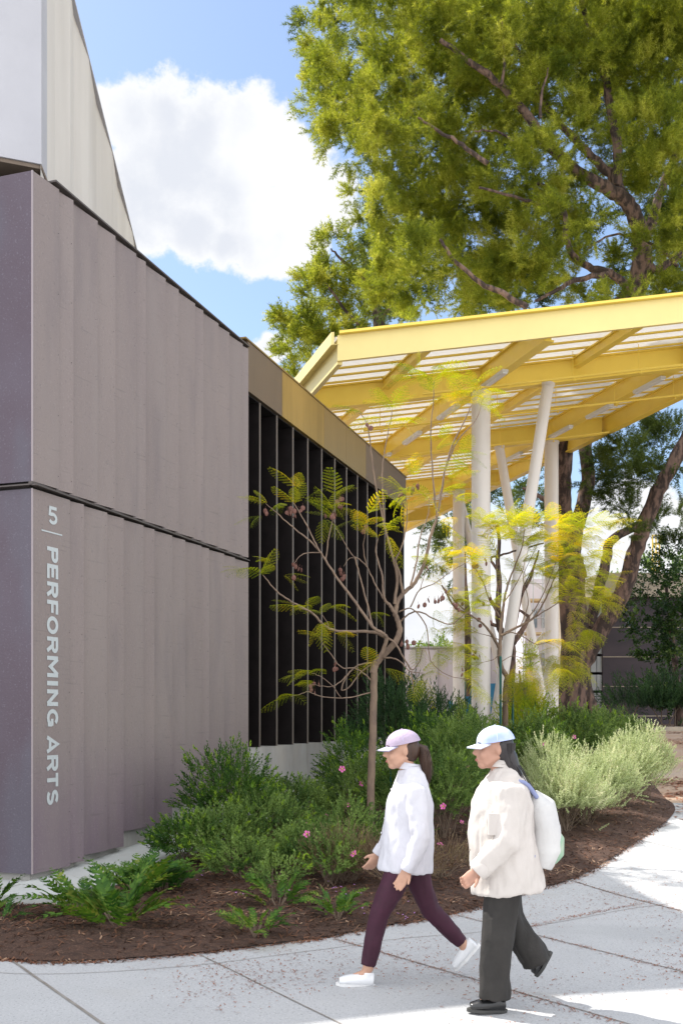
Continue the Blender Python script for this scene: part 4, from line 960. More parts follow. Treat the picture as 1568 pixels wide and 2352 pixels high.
# second jacaranda, staked
J2 = 18.0
q3 = lambda x, y: (884+.276*x, 1222.8+.276*y)
jac2 = thing('jacaranda_tree', 'staked young jacaranda with yellow-green leaves in front of the pale columns', 'tree', (P(1160,1700,J2).x, J2, gz(0,J2)), 'young jacarandas')
mb = MB(); tips = []
def j2(pts, r0, r1, z0=0, z1=0, leaf=True): 
    w = jb(pts, r0, r1, z0, z1, q3, leaf, J2)
    for k in range(len(w)-1):
        if leaf and k >= len(w)//2: tips.append((w[k], (w[k+1]-w[k]).normalized()))
jb([(1000,1900),(1000,1600),(1000,1400),(1005,1260),(1012,1200),(975,1140),(950,1040),(955,960)], .062, .045, 0, 0, q3, False, J2, 12)
j2([(955,970),(960,850),(975,700),(990,580),(1020,440),(1080,280),(1140,120),(1160,-40)], .040, .007, 0, .2)
j2([(945,960),(900,870),(850,800),(790,740),(700,680),(600,590),(540,520),(470,440)], .032, .006, 0, -.8)
j2([(950,700),(900,620),(865,560),(830,450),(790,370),(740,280),(720,200)], .020, .005, 0, -.4)
j2([(965,860),(1040,820),(1120,780),(1225,720),(1290,640),(1350,520),(1400,400),(1460,280),(1500,200),(1568,110)], .030, .006, 0, .3)
j2([(1225,720),(1320,660),(1420,600),(1500,530),(1560,470)], .014, .005, .1, -.4)
j2([(1180,730),(1270,600),(1330,480),(1370,380),(1420,250),(1450,100)], .014, .004, 0, -.3)
j2([(980,600),(1060,480),(1140,330),(1160,250),(1200,120)], .012, .004, 0, .4)
j2([(1130,770),(1190,600),(1170,470),(1150,360),(1230,180),(1290,60)], .012, .004, 0, .6)
j2([(975,850),(1060,835),(1150,870),(1250,930),(1330,920),(1400,900),(1480,920)], .014, .004, 0, -.5)
j2([(960,900),(860,860),(780,840),(700,800)], .010, .003, 0, -.3)
j2([(955,1010),(900,1060),(820,1080),(740,1120)], .009, .003, 0, -.5)
j2([(965,1080),(1060,1030),(1150,1050),(1240,1040)], .009, .003, 0, .5)
j2([(960,650),(930,400),(935,200),(950,0),(930,-60)], .012, .004, 0, .6)
mb.build('trunk', M['bark'], jac2)
for (x0, y0, x1, y1, n, o) in [(1270,1190,1400,1290,26,(1,0,.1)),(1290,1290,1400,1390,30,(1,0,-.1)),(1290,1400,1350,1450,6,(1,0,-.5)),(1180,1180,1290,1250,16,(0,0,.4)),(1060,1190,1190,1240,16,(0,0,.5)),(1020,1240,1090,1300,10,(-1,0,.1)),
        (1330,1520,1345,1580,0,(1,0,-.3)),(1280,1480,1330,1540,8,(.8,0,-.5)),(1200,1500,1290,1540,9,(0,0,-.8)),(1170,1530,1240,1590,16,(0,0,-.6)),(1090,1350,1140,1400,7,(-.3,0,.1)),(1030,1480,1110,1500,6,(-1,0,0)),(1040,1420,1090,1450,5,(-1,0,0)),(1230,1250,1290,1330,9,(.5,0,0))]:
    for i in range(n): tips.append((P(random.uniform(x0,x1), random.uniform(y0,y1), J2+random.uniform(-.9,.7)), Vector(o)+Vector((0,random.uniform(-.5,.5),0))))
jac_leaves(jac2, tips, M['jac2'], 1.32, per=4, spread=.8)
pp = []
for x, y, n in [(1090,1300,5),(1115,1290,3),(1050,1393,3),(1098,1435,2),(1130,1378,2),(1131,1427,1),(1090,1505,3),(1100,1515,2),(1105,1385,2)]:
    for i in range(n): pp.append(P(x+random.gauss(0,5), y+random.gauss(0,5), J2-.3))
pods(jac2, pp, .038)
for lab, x, yt, Ys in (('green steel stake left of the second jacaranda trunk', 1149, 1510, J2-.35), ('shorter green steel stake right of the second jacaranda trunk', 1177, 1560, J2+.3)):
    t = thing('tree_stake', lab, 'stake', (P(x,1700,Ys).x, Ys, gz(0,Ys)), 'stakes of the young jacaranda'); mb = MB(); a = P(x, 1730, Ys); b = P(x, yt, Ys)
    mb.tube([a, b], .022, 8); mb.ball(b, .024, n=8); mb.build('post', M['green'], t)
    mb = MB(); zt_ = P(x, 1610, Ys).z; mb.tube([Vector((a.x,Ys,zt_)), P(1161,1612,J2)+Vector((0,0,0))], .012, 6); mb.build('tie', M['tie'], t)
t = thing('stake_pole', 'thin dark green pole behind the first jacaranda trunk', 'stake', (P(899,1880,12.6).x, 12.6, gz(0,12.6))); mb = MB()
mb.tube([P(897,1900,12.6), P(897,1700,12.6)], .011, 8); mb.build('post', M['green'], t); mb = MB(); mb.ball(P(897,1699,12.6), .014, n=8); mb.build('cap', M['tie'], t)

# ------------------------------------------------------------------ pines and other large trees
def spray_tpl(seed, length=.5, tufts=8, nn=12, nl=.12, nw=.012, side=3):
    r = np.random.default_rng(seed); q = []
    def twig(b, d, L_, k):
        for i in range(k):
            f = (i+1)/k; p = b+d*L_*f+np.array([0,0,.10*L_*f*f])
            for j in range(nn):
                v = r.normal(size=3); v /= np.linalg.norm(v); v = d*.75+v*.8+np.array([0,0,.15]); v /= np.linalg.norm(v)
                s = np.cross(v, r.normal(size=3)); s /= np.linalg.norm(s); l = nl*r.uniform(.7,1.15)
                q.append([p-s*nw/2, p+s*nw/2, p+v*l])
    d = np.array([1.,0,0]); twig(np.zeros(3), d, length, tufts)
    for i in range(side):
        a = r.uniform(0, 2*math.pi); e = d*.75+np.array([0, math.cos(a), math.sin(a)])*.65; e /= np.linalg.norm(e)
        twig(d*length*r.uniform(.1,.6), e, length*.5, 4)
    return np.array(q)
PT = [spray_tpl(i) for i in range(5)]
PF = [spray_tpl(10+i, length=.62, tufts=7, nn=8, nl=.15, nw=.022) for i in range(3)]
def pine_lobes(lobes, dens, tp, yd=4.0, D=32.0, cull=None, sc=1.0):
    """lobes: (x, y, r[, depth]) in reference units at distance D"""
    pos = []; d = []; cen = []
    for lb in lobes:
        x, y, r = lb[:3]; Y = lb[3] if len(lb) > 3 else D+random.uniform(-yd, yd)
        c = P(x, y, Y); R = r/F*Y; n = int(dens*R*R); cen.append((c, R))
        n = max(n, 6); nc = max(2, n//10); cu = unit(rng.normal(size=(nc,3))); idx = rng.integers(0, nc, n)
        ck = rng.uniform(0.0,1,nc)**.42
        v_ = cu[idx]*ck[idx][:,None]+rng.normal(size=(n,3))*(.17 if tp is not None else .2)/max(R, .6)**.5; k = np.linalg.norm(v_, axis=1); u = unit(v_)
        lump = 1+.30*np.array([noise.noise(Vector((float(a[0])*2+c.x, float(a[1])*2+c.y, float(a[2])*2+c.z))) for a in u])
        p = u*(k*lump*R)[:,None]*np.array([1,1,.85])+np.array(c)
        dd = unit(u*.8+rng.normal(size=(n,3))*.35+np.array([-.15,-.1,.35])); pos.append(p); d.append(dd)
    pos = np.concatenate(pos); d = np.concatenate(d)
    return pos, d, cen
def pine_mesh(name, pos, d, tp, m, parent, sc=1.0):
    arrs = [instance(tp[j], pos[j::len(tp)], frames(d[j::len(tp)]), sc*rng.uniform(.7,1.25,len(pos[j::len(tp)]))) for j in range(len(tp)) if len(pos[j::len(tp)])]
    return npmesh(name, np.concatenate(arrs), m, parent)
def tb(mb, pts, D, r0, r1, z=0.0, n=12, wob=.03):
    k = len(pts); w = [P(x, y, (D if not isinstance(D, tuple) else D[0]+(D[1]-D[0])*i/(k-1))) for i, (x, y) in enumerate(pts)]
    return limb(mb, w, r0, r1, n, 5, wob=wob)
DP = 32.5
pine = thing('pine_tree', 'huge leaning pine with a thick flared trunk rising behind the pale columns', 'tree', (P(1330,1690,DP).x, DP, 1.2), 'pines')
mb = MB()
tb(mb, [(1332,1740),(1324,1690),(1318,1600),(1320,1480),(1314,1380),(1310,1280)], DP, .50, .40, n=22, wob=.02)
for dx, dy in ((-75,10),(-48,30),(20,36),(72,18)):       # root flare
    tb(mb, [(1320+dx*.25,1560),(1320+dx*.55,1630),(1320+dx,1700+dy*.3)], (DP,DP-.3), .24, .15, n=10, wob=.01)
tb(mb, [(1320,1330),(1300,1240),(1285,1150),(1290,1060),(1300,960),(1330,850),(1400,740),(1460,660),(1478,590)], (DP,DP-2), .38, .31, n=16)
tb(mb, [(1318,1320),(1318,1240),(1335,1170),(1350,1100),(1345,1030),(1340,900)], (DP,DP+1), .26, .20)
tb(mb, [(1336,1530),(1372,1460),(1420,1380),(1452,1290),(1478,1210),(1510,1130),(1548,1060),(1600,960)], (DP,DP-1.5), .29, .20, n=16)
tb(mb, [(1350,1440),(1372,1370),(1390,1290),(1405,1240),(1450,1215),(1480,1190)], (DP+.8,DP+2), .20, .12)
tb(mb, [(1478,590),(1466,520),(1440,465),(1400,435),(1340,405),(1262,335),(1215,270),(1150,195),(1080,140),(1010,90)], (DP-2,DP-4), .26, .06)
tb(mb, [(1425,450),(1412,410),(1380,380),(1320,320),(1260,250),(1230,200),(1180,100)], (DP-2,DP-1), .17, .05)
tb(mb, [(1415,425),(1420,360),(1405,270),(1390,180),(1370,100),(1340,20),(1330,-60)], (DP-2,DP-3), .16, .06)
tb(mb, [(1470,560),(1500,500),(1520,430),(1560,330),(1600,250)], (DP-2,DP-1), .18, .07)
tb(mb, [(1480,700),(1440,655),(1400,628),(1350,612),(1312,585),(1300,540),(1296,490),(1270,440),(1235,420)], (DP-2,DP-4), .13, .05)
tb(mb, [(1400,628),(1330,640),(1280,665),(1230,690)], (DP-3,DP-4), .09, .04)
tb(mb, [(1296,490),(1240,470),(1180,450),(1100,430)], (DP-3.5,DP-4), .06, .03); tb(mb, [(1120,375),(1060,330),(1005,300),(960,270)], (DP-4,DP-4), .07, .03)
tb(mb, [(1210,705),(1150,670),(1090,640),(1040,590),(1010,550)], (DP-4,DP-4), .09, .04); tb(mb, [(1480,590),(1500,620),(1540,600),(1600,560)], DP-2, .14, .08)
tb(mb, [(1262,335),(1200,330),(1140,300),(1090,300)], (DP-3,DP-4), .05, .02); tb(mb, [(1150,195),(1160,120),(1150,40)], (DP-4,DP-4), .05, .02); tb(mb, [(1240,270),(1245,210),(1260,150)], (DP-4,DP-4), .05, .02)
tb(mb, [(1555,610),(1500,560),(1440,540),(1390,545),(1340,580)], (DP-2.5,DP-4), .05, .02)
mb.build('trunk', M['bark2'], pine)
L1 = [(745,15,48),(720,60,20),(735,120,40),(770,80,26),(790,170,40),(712,185,18),(730,270,34),(790,345,24),(880,120,26),(900,30,50),(800,25,55),(860,15,60),(748,95,34),(762,150,45),(735,195,26),(716,178,15),(704,160,10),(752,245,40),(800,230,60),(800,300,45),(765,300,26),(770,335,18),(845,300,55),(890,180,60),(900,250,70),(875,350,55),(915,110,70),(950,60,70),
  (812,452,20),(800,432,11),(830,490,26),(850,540,34),(860,480,38),(888,420,50),(880,590,40),(905,650,52),(925,560,70),(960,470,80),(975,690,45),(985,620,80),(880,700,30),(930,720,25),
  (1000,180,100),(1000,330,100),(1060,90,100),(1100,230,110),(1060,440,100),(1080,560,100),(1050,690,45),(1120,660,60),(1160,100,110),(1180,560,90),(1190,400,90),(1210,220,90),(1200,690,40),
  (1270,60,120),(1290,180,70),(1330,300,60),(1260,480,60),(1240,610,50),(1400,40,120),(1450,170,110),(1500,60,120),(1500,300,80),(1560,180,110),(1540,400,90),(1350,480,55),(1560,540,70),(1390,250,60),(1400,590,40),(1340,680,30),(1560,660,60),(1430,690,50),(1500,680,50),(1600,320,90),(1600,60,100),(1290,540,60),(1330,440,40),(1180,640,70),(1120,700,40),(1260,690,45),(1320,640,36),(1450,420,40),(1500,420,50),(1440,330,50),(1330,130,70),(1250,380,50),(1520,520,60),(1600,500,80),
  (1300,-60,160),(1100,-60,140),(900,-70,110),(1500,-80,150)]
front = [l for i, l in enumerate(L1)]
pos, d, cen = pine_lobes(front, 118, PT, yd=3.2, D=31.0)
pine_mesh('crown', pos, d, PT, M['needle'], pine)
back = [(x+random.uniform(-30,30), y+random.uniform(-20,20), r*.95, 36.5+random.uniform(-1,2)) for (x, y, r) in [l for l in L1 if l[2] > 38]]
pos, d, cen = pine_lobes(back, 46, PF)
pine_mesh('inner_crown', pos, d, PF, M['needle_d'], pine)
# drooping foliage under the canopy level
low = [(1440,1030,60),(1400,1075,42),(1470,1100,62),(1420,1145,45),(1450,1180,45),(1520,1040,55),(1560,1100,55),(1545,1010,60),(1380,1040,30),(1440,1225,30),(1500,1200,30,34),(1550,1200,45,35),(1370,1100,24),(1500,1010,60,34),(1560,1260,40,35)]
pos, d, cen = pine_lobes(low, 80, PT, yd=1.5, D=31.5)
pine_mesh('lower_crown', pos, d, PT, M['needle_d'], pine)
# second pine, left
pine2 = thing('pine_tree', 'smaller pine showing between the bronze fascia and the canopy corner', 'tree', (P(900,1690,42).x, 42, 1.2), 'pines')
mb = MB(); tb(mb, [(905,1760),(905,1300),(895,1000),(880,800),(850,650),(830,560)], 42, .45, .10, n=14)
for p in [[(890,900),(830,840),(760,800)],[(880,800),(800,720),(740,640)],[(870,740),(900,700),(920,660)],[(850,650),(790,600),(760,570)]]: tb(mb, p, 42, .10, .03, n=8)
mb.build('trunk', M['bark2'], pine2)
L2 = [(752,572,30),(745,615,36),(790,565,36),(722,640,28),(712,600,14),(725,690,38),(690,705,26),(665,735,26),(650,762,22),(665,790,30),(655,830,22),(700,770,42),(690,850,34),(740,820,42),(770,740,60),(790,660,60),(840,600,50),(850,690,65),(820,780,50),(900,740,45),(730,860,30),(660,870,20),(690,740,36),(760,690,45),(700,810,40)]
pos, d, cen = pine_lobes(L2, 85, PF, yd=2.0, D=42)
pine_mesh('crown', pos, d, PF, M['needle'], pine2, 1.0)
# dark pine seen under the far end of the canopy
pine3 = thing('pine_tree', 'dark distant pine seen through the columns under the far canopy', 'tree', (P(1060,1690,50).x, 50, 1.2), 'pines')
mb = MB(); tb(mb, [(1075,1740),(1072,1500),(1060,1300),(1050,1150)], 50, .35, .15); tb(mb, [(1290,1200),(1250,1150),(1200,1120)], 40, .15, .05); mb.build('trunk', M['bark2'], pine3)
pos, d, cen = pine_lobes([(1010,1235,42),(1000,1280,28),(1035,1320,18),(1060,1240,50),(1020,1200,40),(1110,1180,50),(1160,1120,40),(1220,1110,40),(1215,1150,30),(1170,1200,30),(1240,1190,24)], 40, PF, yd=2, D=50)
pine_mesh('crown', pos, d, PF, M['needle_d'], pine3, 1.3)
# bare mossy tree between the struts
bare = thing('bare_tree', 'dark leafless tree with forked limbs seen between the pale struts', 'tree', (P(1180,1690,27).x, 27, 1.05)); mb = MB()
q3b = lambda pts: [q3(x, y) for x, y in pts]
for p, a, b in [([(1030,1560),(1040,1200),(1050,1000),(1040,920)], .14, .12), ([(1040,940),(990,860),(950,780),(940,600),(950,400),(935,250),(950,120),(940,-60)], .11, .04), ([(1045,940),(1110,860),(1160,780),(1190,700),(1100,640)], .09, .03),
                ([(1060,900),(1120,560),(1200,400),(1240,280),(1280,150)], .06, .02), ([(940,320),(880,220),(960,190),(1100,150),(1320,90)], .04, .02), ([(945,640),(880,560),(860,480)], .04, .02), ([(1050,720),(1130,500),(1250,250)], .03, .012), ([(700,690),(580,620),(470,440)], .04, .02), ([(950,780),(860,760),(700,690)], .05, .04)]:
    tb(mb, q3b(p), 27, a, b, n=8, wob=.01)
mb.build('trunk', M['bark2'], bare)
pos, d, cen = pine_lobes([(1190,1530,34),(1160,1570,20),(1225,1560,26),(1215,1500,20)], 190, None, yd=.5, D=25)
a = instance(TP['myr'][0], pos, frames(d), rng.uniform(1.2,2.2,len(pos))); 
sap = thing('small_tree', 'light green leafy young tree glowing between the staked trunk and the struts', 'tree', (P(1200,1690,25).x, 25, .95)); npmesh('crown', a, M['L_brt'], sap)
mb = MB(); tb(mb, [(1200,1760),(1198,1620),(1192,1540)], 25, .05, .02, n=8); mb.build('trunk', M['bark'], sap)
# glossy dark tree right
dk = thing('broadleaf_tree', 'dense dark glossy broadleaf tree filling the right edge in front of the dark wall', 'tree', (P(1560,1690,34).x, 34, 1.3))
pos, d, cen = pine_lobes([(1530,1330,55),(1475,1400,42),(1500,1460,48),(1560,1420,60),(1540,1500,55),(1560,1580,45),(1500,1350,40),(1570,1300,60),(1490,1500,24),(1545,1620,30),(1590,1500,60),(1590,1380,60),(1460,1430,22),(1530,1560,30)], 150, None, yd=1.3, D=34)
a = np.concatenate([instance(TP['ivy'][j], pos[j::3], frames(d[j::3]), rng.uniform(.8,1.4,len(pos[j::3]))) for j in range(3)]); npmesh('crown', a, M['L_ivy'], dk)
mb = MB(); tb(mb, [(1560,1740),(1555,1600),(1545,1480),(1530,1350)], 34.3, .18, .05); mb.build('trunk', M['bark2'], dk)
hd = thing('dark_hedge', 'low dark strappy hedge behind the kerb at the right edge', 'hedge', (P(1500,1690,33).x, 33, 1.3))
pos, d = dome((P(1510,1690,33.5).x, 33.2, 1.30), (2.0,.9), 1.5, 620, up=1.2, fill=.9)
a = np.concatenate([instance(TP['ole'][j], pos[j::3], frames(d[j::3]), rng.uniform(1.4,2.4,len(pos[j::3]))) for j in range(3)]); npmesh('foliage', a, M['L_ole'], hd)
mb = MB()
for i in range(14): 
    x = P(1510,1690,33.5).x+random.uniform(-1.5,1.5); tb2 = [Vector((x,33.2,1.25)), Vector((x+random.gauss(0,.2),33.2,2.0))]; mb.tube(tb2, .02, 5)
mb.build('stem', M['twig'], hd)
for i, (x, w, lab) in enumerate([(1030,80,'rounded green tree top just above the pale building'),(985,60,'faint far tree top left of the first column'),(1130,70,'distant green tree between the two front columns'),(1400,90,'far tree behind the dark wall, under the pine limb'),(1540,110,'olive coloured tree behind the glossy dark one')]):
    D = 62+i*3; yb = (1478,1490,1500,1330,1290)[i]
    t = thing('background_tree', lab, 'tree', (P(x,1690,D).x, D, 1.2), 'distant trees'); 
    pos, d, cen = pine_lobes([(x+random.uniform(-w/2,w/2), yb+random.uniform(-6,30), w*.32) for _ in range(7)], 16, None, yd=1, D=D)
    npmesh('crown', instance(TP['ivy'][0], pos, frames(d), rng.uniform(1.6,2.6,len(pos))), M['L_roc'], t)
    mb = MB(); tb(mb, [(x,1700),(x+3,1600),(x,yb+20)], D, .25, .08, n=8); mb.build('trunk', M['bark2'], t)
# ------------------------------------------------------------------ background buildings
t = thing('pale_building', 'pale lavender ribbed low building behind the first column', 'building', (P(950,1690,52).x, 52, 1.2))
mb = MB(); x0, x1 = P(880,0,52).x, P(1150,0,52).x; zt_ = P(0,1488,52).z; mb.box(x0, x1, 52.1, 58, 1.1, zt_-.02); mb.build('wall', M['bgwhite'], t)
mb = MB(); k = x0
while k < x1: mb.box(k, k+.55, 52.0, 52.095, 1.1, zt_-.1); k += 1.1
mb.build('wall_rib', M['bgwhite'], t); mb = MB(); mb.box(x0-.05, x1+.05, 51.95, 58.1, zt_-.015, zt_+.06); mb.build('roof', M['white'], t)
t = thing('scaffolded_building', 'white building wrapped in scaffolding behind the struts', 'building', (P(1230,1690,58).x, 58, 1.2))
def BX(mb, xa, xb, ya, yb, Y0, Y1): mb.box(P(xa,0,Y0).x, P(xb,0,Y0).x, Y0, Y1, P(0,yb,Y0).z, P(0,ya,Y0).z)
mb = MB(); BX(mb, 1205, 1345, 1330, 1700, 58.5, 66); mb.build('wall', M['bgwhite'], t)
for ya in (1400,1500,1590):
    for xa in (1216,1244,1272,1300): mb = MB(); BX(mb, xa, xa+17, ya, ya+42, 58.44, 58.49); mb.build('window', M['glass'], t)
for y in (1375, 1452, 1530, 1608): mb = MB(); BX(mb, 1200, 1292, y, y+5, 56.8, 57.9); mb.build('scaffold_plank', M['plank'], t)
mb = MB()
for x in (1202, 1224, 1246, 1268, 1290):
    for D in (56.8, 57.9): mb.tube([P(x,1700,D), P(x,1310,D)], .035, 6)
for y in (1340,1400,1420,1480,1500,1560,1585): mb.tube([P(1202,y,56.75), P(1290,y,56.75)], .03, 6)
for y in (1375,1452,1530): mb.tube([P(1202,y+77,56.7), P(1246,y,56.7)], .025, 6); mb.tube([P(1268,y+77,56.7), P(1290,y,56.7)], .025, 6)
mb.build('scaffold', M['scaf'], t)
t = thing('dark_hall', 'low building with a dark shaded block wall and glass blocks behind the pine trunk', 'building', (P(1440,1690,40).x, 40, 1.2))
mb = MB(); BX(mb, 1384, 1640, 1372, 1700, 40, 50); mb.build('wall', M['bgdark'], t)
mb = MB(); BX(mb, 1376, 1640, 1316, 1370, 39.7, 50); mb.build('parapet', M['bgbeige'], t)
mb = MB(); BX(mb, 1340, 1355, 1372, 1700, 40.2, 48); mb.build('wall', M['bgbeige'], t)
for y in (1382,1424,1466,1508,1550,1592,1634): mb = MB(); BX(mb, 1357, 1369, y, y+36, 40.1, 40.3); BX(mb, 1370.5, 1382, y, y+36, 40.1, 40.3); mb.build('glass_block', M['glassb'], t)
mb = MB()
for y in (1440,1508,1576,1644): BX(mb, 1384, 1640, y, y+2, 39.98, 39.995)
mb.build('wall_joint', M['bgbeige'], t)
t = thing('yellow_access_ladder', 'small yellow steel ladder cage above the dark hall roof', 'ladder', (P(1508,1310,40.5).x, 40.5, P(0,1316,40.5).z)); mb = MB()
for x in (1498,1506,1514): mb.tube([P(x,1316,40.5), P(x,1228,40.5)], .03, 6)
for y in (1230,1250,1270,1290): mb.tube([P(1498,y,40.5), P(1514,y,40.5)], .025, 6)
mb.build('cage', M['yel'], t)
t = thing('blue_hoarding', 'blue and teal site hoarding glimpsed between the columns', 'hoarding', (P(1120,1690,40).x, 40, 1.2))
for xa, xb, ya, m in ((1070,1080,1600,'blue'),(1126,1142,1570,'blue'),(1145,1175,1572,'blue'),(1080,1084,1580,'green'),(1030,1040,1610,'blue')): mb = MB(); BX(mb, xa, xb, ya, 1690, 40, 40.1); mb.build('panel', M[m], t)
mb = MB(); [BX(mb, x, x+2, 1565, 1695, 39.9, 39.98) for x in (1068,1100,1143,1176)]; mb.build('post', M['green'], t)
t = thing('low_brick_building', 'low grey and brown building behind the glowing green bush', 'building', (P(1210,1690,50).x, 50, 1.2))
mb = MB(); BX(mb, 1172, 1300, 1612, 1700, 50, 54); mb.build('wall', mat('brown_wall', (.25,.15,.12), .8, var=.2), t)
mb = MB(); BX(mb, 1170, 1302, 1575, 1610, 49.8, 54); mb.build('glazing', M['glass'], t); mb = MB(); BX(mb, 1168, 1304, 1568, 1574, 49.5, 54); mb.build('roof', M['bgbeige'], t)
#PART5
# ------------------------------------------------------------------ people
def remesh(mb, name, m, parent, vox, smooth=4, disp=None):
    me = bpy.data.meshes.new('tmp'); me.from_pydata(mb.v, [], mb.f); o = bpy.data.objects.new('tmp', me); C.objects.link(o)
    r = o.modifiers.new('r', 'REMESH'); r.mode = 'VOXEL'; r.voxel_size = vox
    s = o.modifiers.new('s', 'SMOOTH'); s.iterations = smooth; s.factor = .5
    dg = bpy.context.evaluated_depsgraph_get(); dg.update(); me2 = bpy.data.meshes.new_from_object(o.evaluated_get(dg)); bpy.data.objects.remove(o)
    me2.name = name
    if disp:
        ns = [v.normal.copy() for v in me2.vertices]
        for v, n in zip(me2.vertices, ns): v.co += n*disp(v.co)
    me2.polygons.foreach_set('use_smooth', [True]*len(me2.polygons)); return link(name, me2, m, parent)
def hand(mb, wrist, d, palmn, s=1.0, curl=.5):
    """wrist point, direction of the hand, palm normal"""
    d = Vector(d).normalized(); pn = Vector(palmn); pn = (pn-d*pn.dot(d)).normalized(); sd = d.cross(pn)
    W = Vector(wrist)
    mb.tube([W-d*.02, W, W+d*.03*s, W+d*.06*s, W+d*.088*s], [(.026*s,.02*s),(.027*s,.019*s),(.036*s,.017*s),(.040*s,.016*s),(.036*s,.013*s)], 14, xdir=sd)
    for k, (o, l) in enumerate(((-.030,.068),(-.010,.078),(.010,.072),(.029,.056))):
        b = W+d*.075*s+sd*o*s; c = curl*(1+.12*k); a1 = d*math.cos(c*.5)+pn*math.sin(c*.5); a2 = d*math.cos(c*1.3)+pn*math.sin(c*1.3); a3 = d*math.cos(c*2.1)+pn*math.sin(c*2.1)
        p1 = b+a1*l*.45*s; p2 = p1+a2*l*.33*s; p3 = p2+a3*l*.26*s
        mb.tube([b-d*.02, b, p1, p2, p3], [.0095*s,.0098*s,.0088*s,.008*s,.006*s], 8)
    b = W+d*.025*s-sd*.030*s; a = (d*.7-sd*.55+pn*.45).normalized(); p1 = b+a*.035*s; p2 = p1+(a*.7+d*.5).normalized()*.032*s
    mb.tube([b-a*.01, b, p1, p2], [.013*s,.012*s,.010*s,.0075*s], 8)
def person(label, group, D, j, skin, hairm, shirtm, trm, shoem, solem, capm, wide, jacket):
    Q = lambda x, y, dy=0.0: P(x, y, D)+Vector((0, dy, 0))
    hx, hy = j['head']; h = Q(hx, hy); s = D/6.5
    root_z = 0.0; mb = MB()
    # head facing -X
    tilt = Matrix.Rotation(j.get('tilt', 0), 3, 'Y')
    def H(x, y, z): return h+tilt @ Vector((x, y, z))
    mb.ball(H(.012,0,.025), (.098,.077,.098), n=24); mb.ball(H(-.028,0,-.035), (.068,.060,.085), n=20)
    mb.ball(H(-.060,0,-.100), (.030,.032,.024), n=14); mb.tube([H(-.085,0,.012), H(-.100,0,-.015), H(-.113,0,-.035), H(-.100,0,-.043)], [.009,.011,.013,.008], 10)
    mb.ball(H(-.090,0,-.066), (.012,.022,.007), n=10); mb.ball(H(-.087,0,-.079), (.012,.019,.007), n=10)
    mb.ball(H(-.080,0,.030), (.014,.050,.009), n=12)
    for e in (-1, 1):
        mb.ball(H(.020,e*.076,-.010), (.018,.010,.030), n=12); mb.ball(H(-.055,e*.042,-.040), (.030,.020,.030), n=12)
        mb.tube([H(.03,e*.05,-.04), H(-.05,e*.03,-.095)], [.022,.016], 10)
    nb, nt = Q(*j['neck']), H(.02,0,-.06)
    mb.tube([nt, nt.lerp(nb,.5), nb, nb+Vector((0,0,-.05))], [.050,.048,.056,.075], 16)
    sh = Q(*j['sh']); hip = Q(*j['hip']); ch = sh.lerp(hip, .28); wa = sh.lerp(hip, .62)
    mb.tube([sh+Vector((0,0,.03)), sh+Vector((0,0,-.04)), ch, wa, hip+Vector((0,0,.03)), hip-Vector((0,0,.06))], [(.06,.10),(.09,.155),(.105,.155),(.088,.125),(.105,.155),(.09,.13)], 20, xdir=(1,0,0))
    for key, e in (('na', -1), ('fa', 1)):
        S, E_, W = [Q(x, y, e*dy) for (x, y), dy in zip(j[key], (.165,.21,.20))]
        mb.tube([S+Vector((0,-e*.05,.01)), S, S.lerp(E_,.5), E_, E_.lerp(W,.4), W], [.055,.052,.045,.038,.036,.026], 12)
        hd_ = (W-E_).normalized(); hand(mb, W, hd_, Vector((-.2*0-.5, -e*.8*-1, 0)), 1.0, j.get('curl', .45))
    for key, e in (('nl', -1), ('fl', 1)):
        Hp, Kn, An = [Q(x, y, e*dy) for (x, y), dy in zip(j[key], (.085,.09,.08))]
        mb.tube([Hp, Hp.lerp(Kn,.5), Kn, Kn.lerp(An,.35), An], [.085,.070,.052,.050,.034], 14)
        T = Q(*j[key+'t'], e*.09); Af = An.lerp(T, .5); mb.tube([An+Vector((0,0,.01)), An.lerp(T,.12)-Vector((0,0,.02)), Af], [.033,.033,.020], 10)
    body = remesh(mb, 'person', M[skin], None, .0062, 3)
    tag(body, label, 'person', group)
    # eyes, brows
    for e in (-1, 1):
        m2 = MB(); m2.ball(H(-.078, e*.031, .006), (.010,.013,.009), n=10); m2.build('eye', M['eye'], body)
        m2 = MB(); m2.tube([H(-.092,e*.012,.024), H(-.093,e*.030,.029), H(-.080,e*.050,.024)], .0035, 6); m2.build('eyebrow', M[hairm], body)
    m2 = MB(); m2.ball(H(-.0985,0,-.0725), (.006,.020,.008), n=10); m2.build('lips', M['lips'], body)
    # clothing
    def folds(a, f, st=(1,1,1)):
        def g(c): 
            p = Vector((c.x*f*st[0], c.y*f*st[1], c.z*f*st[2])); return a*(noise.noise(p)+.6*noise.noise(p*2.3+Vector((3,1,7))))
        return g
    mb = MB(); hem = Q(*j['hem']); e0 = .022 if jacket else .014
    w_ = 1.0 if not jacket else 1.22
    mb.tube([nb+Vector((.008,0,.03)), sh+Vector((.005,0,.045)), sh+Vector((0,0,-.03)), ch, wa, hem.lerp(wa,.3), hem], [(.066,.068),(.09,.13),(.122*w_,.185),(.150*w_,.195),(.160*w_,.185*w_),(.172*w_,.20*w_),(.178*w_,.205*w_)], 26, xdir=(1,0,0))
